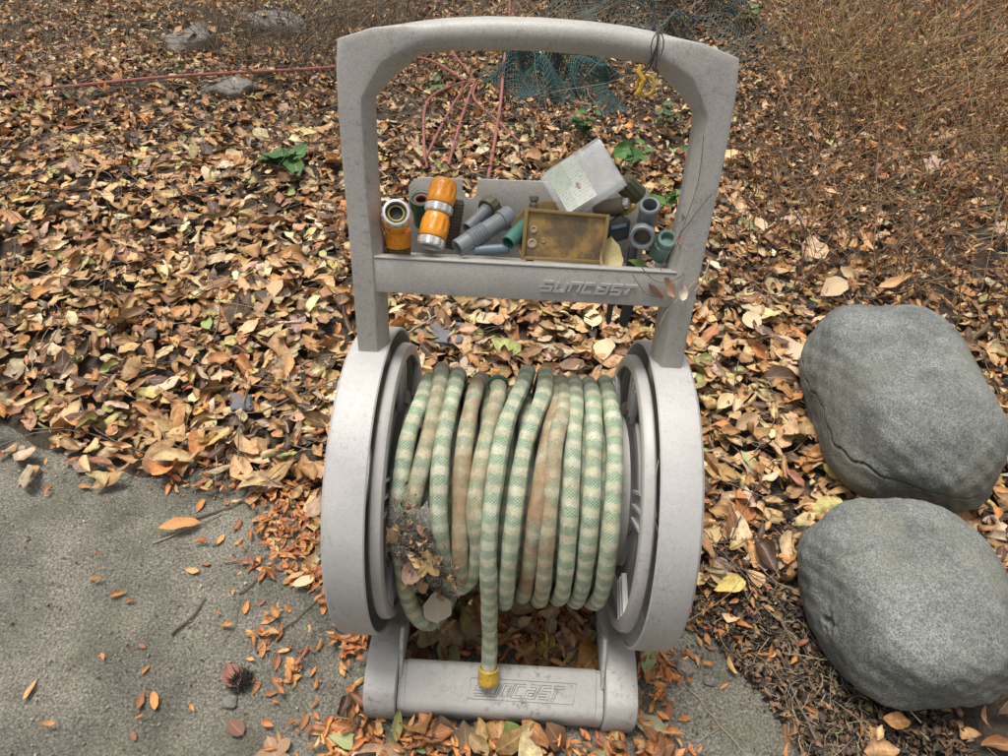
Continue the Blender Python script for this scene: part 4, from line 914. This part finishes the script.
MB().tube([rc+EXV*-.009+U*.022+NN*.002, rc+EXV*-.0105+U*.014+NN*.003, rc+EXV*-.004+U*.006+NN*.004, rc+EXV*-.007+U*-.006+NN*.004, rc+EXV*-.0115+U*-.0105+NN*.003], [.0022, .003, .0032, .003, .002], 8).build('strap', 'yellow', yl)

# ------------------------------------------------------------------ debris caught on the hose
db = thing('debris_clump', 'grey lint and plant fibres matted on the left hose wraps', 'debris', None, (-.13, -.17, .30))
n = 900; th = np.radians(RNG.normal(158, 11, n)); x = RNG.normal(-.122, .016, n)+.0015*(np.degrees(th)-158); rr_ = RO+.012+np.abs(RNG.normal(0, .006, n))
c = np.stack([x, rr_*np.cos(th), ZC+rr_*np.sin(th)], -1); d = RNG.normal(0, 1, (n, 3)); d /= np.linalg.norm(d, axis=1, keepdims=True)
t_ = np.linspace(-.5, .5, 5)[None, :, None]; Lf = RNG.uniform(.006, .026, n)[:, None, None]
P = c[:, None]+d[:, None]*t_*Lf+RNG.normal(0, .0015, (n, 5, 3)); V, F = batch_tubes(P, RNG.uniform(.00012, .0004, (n, 1))*np.ones((1, 5)))
link('fibres', np_mesh('fibres', V-np.array(db.location), F), 'lint', db)
bmx = bmesh.new(); bmesh.ops.create_icosphere(bmx, subdivisions=4, radius=1)
for v in bmx.verts:
    p = v.co.copy(); k = 1+.35*math.sin(p.x*7+p.z*9)*math.sin(p.y*8+p.x*3)+.2*random.random()
    a_ = rad(158+p.z*-17*k); q = RO+.007+.006*p.y*k*-1; v.co = Vector((-.122+p.x*.022*k-p.z*.002, q*math.cos(a_), ZC+q*math.sin(a_)))-db.location
me = bpy.data.meshes.new('lint_mat'); bmx.to_mesh(me); bmx.free(); link('lint_mat', me, 'lint', db)
n = 240; th = np.radians(RNG.normal(162, 13, n)); rr_ = RO+.014+np.abs(RNG.normal(0, .006, n)); x = RNG.normal(-.120, .016, n)+.0013*(np.degrees(th)-160)
V, uv = leaf_verts(n, RNG.uniform(.005, .018, n), RNG.uniform(.2, .6, n), RNG.normal(0, 1.3, n), RNG.normal(0, .6, n), RNG.normal(0, .6, n), np.full(n, .06), RNG)
Wd = place(V, np.stack([x, rr_*np.cos(th), ZC+rr_*np.sin(th)], -1)-np.array(db.location), RNG.uniform(0, 6.28, n), RNG.normal(0, .9, n), RNG.normal(0, .9, n)); cw = colours(n, np.array([(.20, .12, .07), (.34, .22, .13), (.10, .07, .05), (.42, .30, .18)]), None)
link('leaf_crumbs', np_mesh('leaf_crumbs', Wd.reshape(-1, 3), (LF[None]+14*np.arange(n)[:, None, None]).reshape(-1, 3), {'leafcol': ('FLOAT_COLOR', np.repeat(np.concatenate([cw, np.ones((n, 1))], 1), 14, 0)), 'leafuv': ('FLOAT_VECTOR', np.tile(np.concatenate([uv, np.zeros((14, 1))], 1), (n, 1)))}), 'leafstuff', db)['kind'] = 'stuff'
def on_coil(x, th, lift): a_ = rad(th); return (x, (RO+.0126+lift)*math.cos(a_), ZC+(RO+.0126+lift)*math.sin(a_))
for kd, (x, th, lf), sz, c, r_, lb in (('lobed', (-.108, 163, .012), .046, (.60, .40, .17), (1.0, .1, .3), 'golden tan maple shaped leaf stuck on the hose'), ('oval', (-.127, 166, .012), .050, (.40, .25, .18), (1.1, .2, -.4), 'pinkish brown leaf hanging on the left hose wraps'), ('oval', (-.118, 176, .010), .034, (.42, .25, .14), (1.3, .0, .9), 'small brown curled leaf below the lint'),
                              ('broad', (-.099, 196, .012), .060, (.42, .36, .28), (1.25, .0, .15), 'grey tan oval leaf dangling from the debris'), ('oval', (-.155, 150, .006), .034, (.42, .28, .15), (1.2, .3, .1), 'small brown leaf by the left flange'), ('oval', (-.118, 148, .008), .024, (.40, .22, .14), (.9, .1, 1.3), 'tiny reddish leaf on top of the lint')):
    leaf_obj(kd, on_coil(x, th, lf), sz, c, r_, lb, 'leaves caught on the hose')

# ------------------------------------------------------------------ stones, slate, boulders
def rough_block(name, label, loc, size, rz, mat='stone', seed=0, group=None, amp=.08, bev=6):
    r = random.Random(seed); bm = bmesh.new(); bmesh.ops.create_cube(bm, size=2)
    bmesh.ops.subdivide_edges(bm, edges=bm.edges[:], cuts=14, use_grid_fill=True)
    ph = [r.uniform(0, 6) for _ in range(6)]
    for v in bm.verts:
        p = v.co; l4 = (abs(p.x)**bev+abs(p.y)**bev+abs(p.z)**bev)**(1/bev); p = p/l4
        k = 1+amp*(math.sin(p.x*3+ph[0])*math.sin(p.y*4+ph[1])+math.sin(p.z*5+ph[2]+p.x*3)*.6+.4*math.sin(p.x*13+ph[3])*math.sin(p.y*11+ph[4]+p.z*9))+r.gauss(0, .022)
        v.co = Vector((p.x*size[0]*k, p.y*size[1]*k, p.z*size[2]*k+size[2]*.9))
    for f in bm.faces: f.smooth = True
    me = bpy.data.meshes.new(name); bm.to_mesh(me); bm.free(); o = link(name, me, mat); o.location = loc; o.rotation_euler = (r.gauss(0, .08), r.gauss(0, .08), rz)
    return tag(o, label, 'stone', group)
def gz(x, y): return float(surf(np.array([x]), np.array([y]))[0])
rough_block('stone_block', 'grey squared stone block with dry twigs across it far back', (-1.15, 2.62, gz(-1.15, 2.62)-.065), (.13, .09, .075), .2, seed=1)
rough_block('stone_block', 'upright grey stone block in the litter behind the rounded rock', (-1.37, 2.27, gz(-1.37, 2.27)-.065), (.09, .07, .08), .5, seed=2)
rough_block('stone_rock', 'low rounded grey rock beside the red cord', (-1.13, 1.86, gz(-1.13, 1.86)-.035), (.10, .06, .04), -.1, seed=3, amp=.14)
rough_block('slate_piece', 'flat bluish grey slate scrap among leaves behind the reel', (-.185, .625, gz(-.185, .625)+.010), (.055, .042, .008), -.15, 'slate', 4, amp=.05)
rough_block('stone_chip', 'dark grey weathered chip in the leaves left of the cart', (-.60, .36, gz(-.6, .36)+.012), (.022, .024, .012), .3, 'slate', 5, amp=.12)
for i, (x, y, r_) in enumerate(((-.428, -.262, .010), (-.545, .02, .006), (.305, -.165, .013), (.345, -.185, .008), (-.315, -.21, .006), (.385, -.30, .009))):
    rough_block('pebble', 'small pale pebble lying loose on the concrete', (x, y, -.001), (r_*1.2, r_, r_*.6), i, seed=20+i, group='pebbles on the concrete', amp=.12, bev=2.3)
def boulder(label, loc, size, rz, seed, crack=None, hole=None):
    bm = bmesh.new(); bmesh.ops.create_icosphere(bm, subdivisions=7, radius=1); r = random.Random(seed)
    me = bpy.data.meshes.new('boulder'); bm.to_mesh(me); bm.free(); n = len(me.vertices); co = np.zeros(n*3); me.vertices.foreach_get('co', co); p = co.reshape(-1, 3)
    l4 = (np.abs(p)**2.7).sum(1)**(1/2.7); q = p/l4[:, None]
    d = .05*np.sin(q[:, 0]*2.3+seed)*np.sin(q[:, 1]*2.9+q[:, 2]*2+seed)+.02*np.sin(q[:, 1]*6.1+seed)*np.sin(q[:, 2]*5.3)+.006*np.sin(q[:, 0]*17+q[:, 1]*13)*np.sin(q[:, 2]*21+q[:, 1]*9)+.025*np.sin(q[:, 0]*3+seed)*np.sin(q[:, 1]*4+1)+.015*np.sin(q[:, 2]*7+q[:, 0]*5)+.004*np.sin(q[:, 0]*31+q[:, 2]*19)*np.sin(q[:, 1]*27)+RNG.normal(0, .0012, n)
    ck = np.zeros(n)
    if crack:
        e = q[:, 2]-crack[0]-crack[1]*q[:, 1]-.06*np.sin(q[:, 1]*9+q[:, 0]*4)-.025*np.sin(q[:, 1]*31); ck = np.exp(-(e/.013)**2)*(q[:, 0] < .4)
    if hole is not None:
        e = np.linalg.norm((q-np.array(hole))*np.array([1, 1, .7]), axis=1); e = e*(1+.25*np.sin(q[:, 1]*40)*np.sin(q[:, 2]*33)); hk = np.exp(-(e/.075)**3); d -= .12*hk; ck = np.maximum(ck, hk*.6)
    d -= .03*ck*(hole is None)
    q = q*(1+d)[:, None]*np.array(size); q[:, 2] += size[2]*.9
    me.vertices.foreach_set('co', q.astype(np.float32).ravel()); a = me.attributes.new('crack', 'FLOAT', 'POINT'); a.data.foreach_set('value', ck.astype(np.float32)); me.update()
    for f in me.polygons: f.use_smooth = True
    o = link('boulder', me, 'boulder'); o.location = loc; o.rotation_euler = (0, 0, rz); return tag(o, label, 'boulder')
boulder('big speckled grey boulder with a dark crack', (.800, .385, -.03), (.160, .255, .150), .0, 2, crack=(-.05, -.18))
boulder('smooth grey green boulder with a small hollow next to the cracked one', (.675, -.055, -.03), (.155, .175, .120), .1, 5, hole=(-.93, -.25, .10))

# ------------------------------------------------------------------ cords, netting, weeds
def gp(x, y, dz=.02): return (x, y, gz(x, y)+dz, 0)
for pts, r_, lb in (([(-1.9, 1.66), (-1.32, 1.82), (-.78, 2.06), (-.45, 2.18), (-.25, 2.05)], .006, 'faded red cord running straight over the leaves to the knot'),
                    ([(-.235, 2.06), (-.36, 1.82), (-.33, 1.45), (-.31, 1.36)], .0045, 'red cord end bending from the knot towards the tray'), ([(-.225, 2.06), (-.27, 1.75), (-.33, 1.36)], .0045, 'red cord end falling straight from the knot'), ([(-.21, 2.06), (-.225, 1.70), (-.245, 1.38)], .0045, 'red cord end running beside the long upright cord'), ([(-.20, 2.05), (-.20, 1.85), (-.12, 1.68), (-.02, 1.55)], .004, 'brownish cord end curving right from the knot'),
                    ([(-.17, 3.9), (-.11, 2.9), (-.105, 2.2), (-.10, 1.75), (-.115, 1.30)], .0058, 'long straight pinkish red cord crossing behind the handle'), ([(-.22, 2.08), (-.32, 2.25), (-.42, 2.42), (-.60, 2.50)], .005, 'red cord end rising left from the knot')):
    P_ = cr([gp(x, y, .035 if i in (0, len(pts)-1) else .05) for i, (x, y) in enumerate(pts)], .03)[:, :3]
    o = MB().tube([tuple(p) for p in P_], r_, 8).build('cord', 'cord'); tag(base_to(o, P_[0]), lb, 'cord', 'red cords behind the cart')
def netting(name, label, cx, cy, wx, wy, hmax, mat, seed, nu=46, nv=40, rad_=.0018):
    r = np.random.default_rng(seed); ph = r.uniform(0, 6, 8)
    def surfp(u, v):
        x = cx+wx*u+.12*wx*np.sin(v*5+ph[0])+.05*wx*np.sin(u*9+v*7+ph[3]); y = cy+wy*v+.12*wy*np.sin(u*6+ph[1])+.04*wy*np.sin(v*11+u*5+ph[5])
        dome = np.clip(1-u*u, 0, 1)*np.clip(1-v*v, 0, 1)
        z = surf(x, y)+.018+hmax*dome*(.5+.35*np.sin(u*5+v*3+ph[2])+.3*np.sin(v*8-u*6+ph[4])+.2*np.sin(u*13+ph[6]))
        return np.stack([x, y, np.maximum(z, surf(x, y)+.016)], -1)
    o = None; Vs, Fs, k0 = [], [], 0
    for a in (0, 1):
        n_, K_ = (nu, nv*2) if a == 0 else (nv, nu*2)
        f = np.linspace(-1, 1, n_)[:, None]*np.ones((1, K_)); g = np.linspace(-1, 1, K_)[None]*np.ones((n_, 1))
        P = surfp(f, g) if a == 0 else surfp(g, f); V, F = batch_tubes(P, np.full(P.shape[:2], rad_)); Vs.append(V); Fs.append(F+k0); k0 += len(V)
    o = link(name, np_mesh(name, np.concatenate(Vs), np.concatenate(Fs)), mat); return tag(base_to(o, (cx, cy, gz(cx, cy))), label, 'netting')
netting('garden_netting', 'crumpled dark teal garden netting lying behind the tray', .10, 2.22, .26, .30, .20, 'netgreen', 3, 66, 58, .0021)
netting('garden_netting', 'grey green garden netting heaped at the back', .56, 2.92, .46, .40, .26, 'netgrey', 7, 56, 46, .0027)
def weed(label, x, y, nst, h, size, col, spread=.06):
    z0 = gz(x, y); t_ = thing('weed', label, 'plant', 'green weeds among the leaves', (x, y, z0)); r = random.Random(int(x*1000+y*77))
    for i in range(nst):
        a_ = r.uniform(0, 6.28); top = Vector((x+math.cos(a_)*spread*r.uniform(.3, 1), y+math.sin(a_)*spread*r.uniform(.3, 1), z0+h*r.uniform(.6, 1)))
        mid = (Vector((x, y, z0))+top)/2+Vector((0, 0, h*.15)); MB().tube([Vector((x, y, z0)), mid, top], [.0014, .0012, .0008], 5).build('stem', 'greenleaf', t_)
        for q, bpt in ((.35, mid), (.8, mid.lerp(top, .6)), (1, top)):
            o = bpy.data.objects.new('leaf', LEAVES['oval' if size < .05 else 'broad'][r.randrange(6)]); COL.objects.link(o); o.parent = t_
            yw = r.uniform(0, 6.28); s_ = size*r.uniform(.5, 1.0)
            o.location = bpt-Vector((x, y, z0))+Vector((-math.sin(yw)*.5*s_, math.cos(yw)*.5*s_, 0)); o.scale = (s_,)*3; o.rotation_euler = (r.gauss(.1, .3), r.gauss(0, .3), yw); k_ = r.uniform(.6, 1.05); c = [q_*k_ for q_ in col]; o.color = tuple(c)+(1,)
for a in (('leafy green weed with narrow leaves behind the clear box', .20, 1.66, 6, .14, .055, (.075, .15, .04)), ('broad leaved bright green weed right of the clear box', .335, 1.50, 3, .13, .085, (.09, .21, .05)), ('low broad leaved green weed nearer the tray', .40, 1.20, 2, .10, .085, (.11, .24, .05)),
          ('green weed with long leaves left of the handle', -.76, 1.36, 4, .07, .085, (.07, .16, .04), .12), ('dim green weed under the right handle bend', .50, 1.85, 6, .12, .05, (.08, .13, .05)), ('small green sprout near the red cord knot', -.37, 2.0, 3, .06, .05, (.09, .16, .05)), ('tiny green sprig at the back near the netting', .95, 2.75, 4, .12, .06, (.12, .18, .07)),
          ('faint green sprig between weeds and right post', .60, 1.62, 4, .10, .05, (.07, .14, .06))): weed(*a)

# individual twigs on slab and litter
for pts, r_, mat, lb in (([(-.60, .07), (-.53, .11), (-.46, .17)], .0022, 'twig', 'thin forked twig lying across the concrete'), ([(-.66, .01), (-.60, .05), (-.55, .09)], .0016, 'straw', 'pale straw lying across the concrete corner'),
                         ([(-.52, -.02), (-.46, -.01), (-.41, .01), (-.32, .03)], .0013, 'twig', 'long thin dark twig pointing to the left housing'), ([(-.56, -.16), (-.535, -.12), (-.525, -.09)], .003, 'twig', 'short thick broken twig on the concrete'), ([(-.47, -.08), (-.455, -.06), (-.44, -.035)], .002, 'twig', 'small split twig on the concrete'),
                         ([(-.41, -.18), (-.36, -.12), (-.31, -.06)], .0018, 'twig', 'brown twig among orange leaflets on the concrete'), ([(-.36, -.16), (-.31, -.20), (-.27, -.24)], .001, 'twig', 'fine curved stalk near the left foot'), ([(-.47, -.17), (-.46, -.13), (-.465, -.09)], .0008, 'twig', 'hair thin stalk on the concrete'),
                         ([(.285, -.165), (.34, -.24), (.40, -.31)], .0010, 'straw', 'long white straw lying by the leaf mould'), ([(.49, -.27), (.475, -.22), (.47, -.18)], .002, 'twig', 'reddish twig by the grey green boulder'), ([(.32, .08), (.42, .02), (.55, -.03)], .0015, 'twig', 'long twig lying between housing and boulder'),
                         ([(.25, -.33), (.31, -.28), (.36, -.25)], .0008, 'straw', 'fine straw on concrete beside the dark red leaf'), ([(-.80, .60), (-.62, .42), (-.40, .42)], .0020, 'twig', 'dark bent twig over the litter left of the housing'), ([(-.55, .33), (-.42, .43), (-.30, .52)], .0022, 'twig', 'thin brown twig pointing up to the left post'), ([(-.40, .50), (-.25, .62), (-.08, .80)], .003, 'straw', 'pale straight stick lying behind the slate'),
                         ([(-.78, .95), (-.74, .80), (-.70, .66)], .0022, 'twig', 'long curved twig on the leaves at the far left'), ([(-1.55, 2.2), (-1.25, 2.55), (-.85, 3.0)], .006, 'straw', 'long pale stick leaning over the stone blocks'), ([(.60, 3.3), (.52, 2.85), (.55, 2.55)], .004, 'straw', 'whitish stick standing out of the grey netting'), ([(-.62, .26), (-.60, .20), (-.58, .12)], .0012, 'straw', 'thin pale straw hanging over the slab edge')):
    P_ = cr([(x, y, gz(x, y)+(.003+r_ if y < float(yedge(np.array(x))) else .034), 0) for x, y in pts], .012)[:, :3]
    P_[:, :2] += RNG.normal(0, .0012, (len(P_), 2))
    o = MB().tube([tuple(p) for p in P_], [r_*(1-.5*i/len(P_)) for i in range(len(P_))], 6).build('twig', mat); tag(base_to(o, P_[0]), lb, 'twig', 'single twigs on the ground')

# dark fuzzy seed clump with a red leaf on the concrete
sc = thing('seed_clump', 'dark fuzzy seed clump lying on a reddish leaf on the concrete', 'seed clump', None, (-.425, -.225, .002))
n = 420; d = RNG.normal(0, 1, (n, 3)); d[:, 2] = np.abs(d[:, 2])*.6; d /= np.linalg.norm(d, axis=1, keepdims=True); rr_ = RNG.uniform(.004, .017, n)
c = np.array([-.418, -.230, .004])+d*rr_[:, None]; t_ = np.linspace(0, 1, 4)[None, :, None]
P = c[:, None]+(d+RNG.normal(0, .5, (n, 3)))[:, None]*t_*RNG.uniform(.004, .009, n)[:, None, None]; V, F = batch_tubes(P, np.linspace(.0009, .0003, 4)[None]*np.ones((n, 1)))
link('bristles', np_mesh('bristles', V-np.array(sc.location), F), 'darkrub', sc)
leaf_obj('broad', (-.435, -.222, .004), .045, (.30, .13, .10), (.05, .05, .7), 'reddish leaf under the dark seed clump', None)

# grit and crumbs on the slab
x, y = scatter(5200, (-1.0, .45), (-.45, .2), lambda x, y: (y < yedge(x)-.005) & (RNG.random(len(x)) < .22+.78*sstep(-.12, .0, y-yedge(x)+.05*nz(x, y, 23))) & ~((np.abs(x) < .21) & (y > -.28)))
n = len(x); me = leaves_mesh('slab_grit', x, y, 0, .0012, RNG.uniform(.002, .007, n), RNG.uniform(.3, .9, n), colours(n, np.array([(.06, .05, .04), (.30, .27, .22), (.16, .12, .085), (.42, .39, .33), (.24, .13, .07)]), None), .4, (0, 1.), .12)
tag(link('slab_grit', me, 'leafstuff'), 'fine grit and leaf crumbs strewn over the concrete slab', 'grit', kind='stuff')

for i in range(46):
    x = RNG.uniform(.45, 1.6); y = RNG.uniform(.8, 2.6)
    if x-.35*y < .12: continue
    k = KINDS[[0, 2, 3, 6, 7][i % 5]]; c = np.clip(np.array(k[0])*(1+RNG.normal(0, .12)), .02, .8)
    leaf_obj(k[1], (x, y, gz(x, y)+RNG.uniform(.04, .10)), float(RNG.uniform(.05, .085)), c, (RNG.normal(0, .4), RNG.normal(0, .4), RNG.uniform(0, 6.28)), k[3].replace(' on the leaf litter', '').replace(' spread', '')+' lodged in the brown brush', k[4]+' in the brush')
for i, (x, y) in enumerate(((-1.18, 2.60), (-1.10, 2.55), (-1.36, 2.22), (-1.30, 2.30), (-1.15, 1.84), (-1.08, 1.88), (-1.22, 2.50), (-1.42, 2.25))):
    leaf_obj('oval', (x, y, gz(x, y)+(.085 if y > 2 else .045)), .06, np.array(KINDS[i % 4][0])*.8, (RNG.normal(0, .3), RNG.normal(0, .3), i*1.3), 'brown oval leaf resting on a grey stone at the back', 'leaves on the stones')
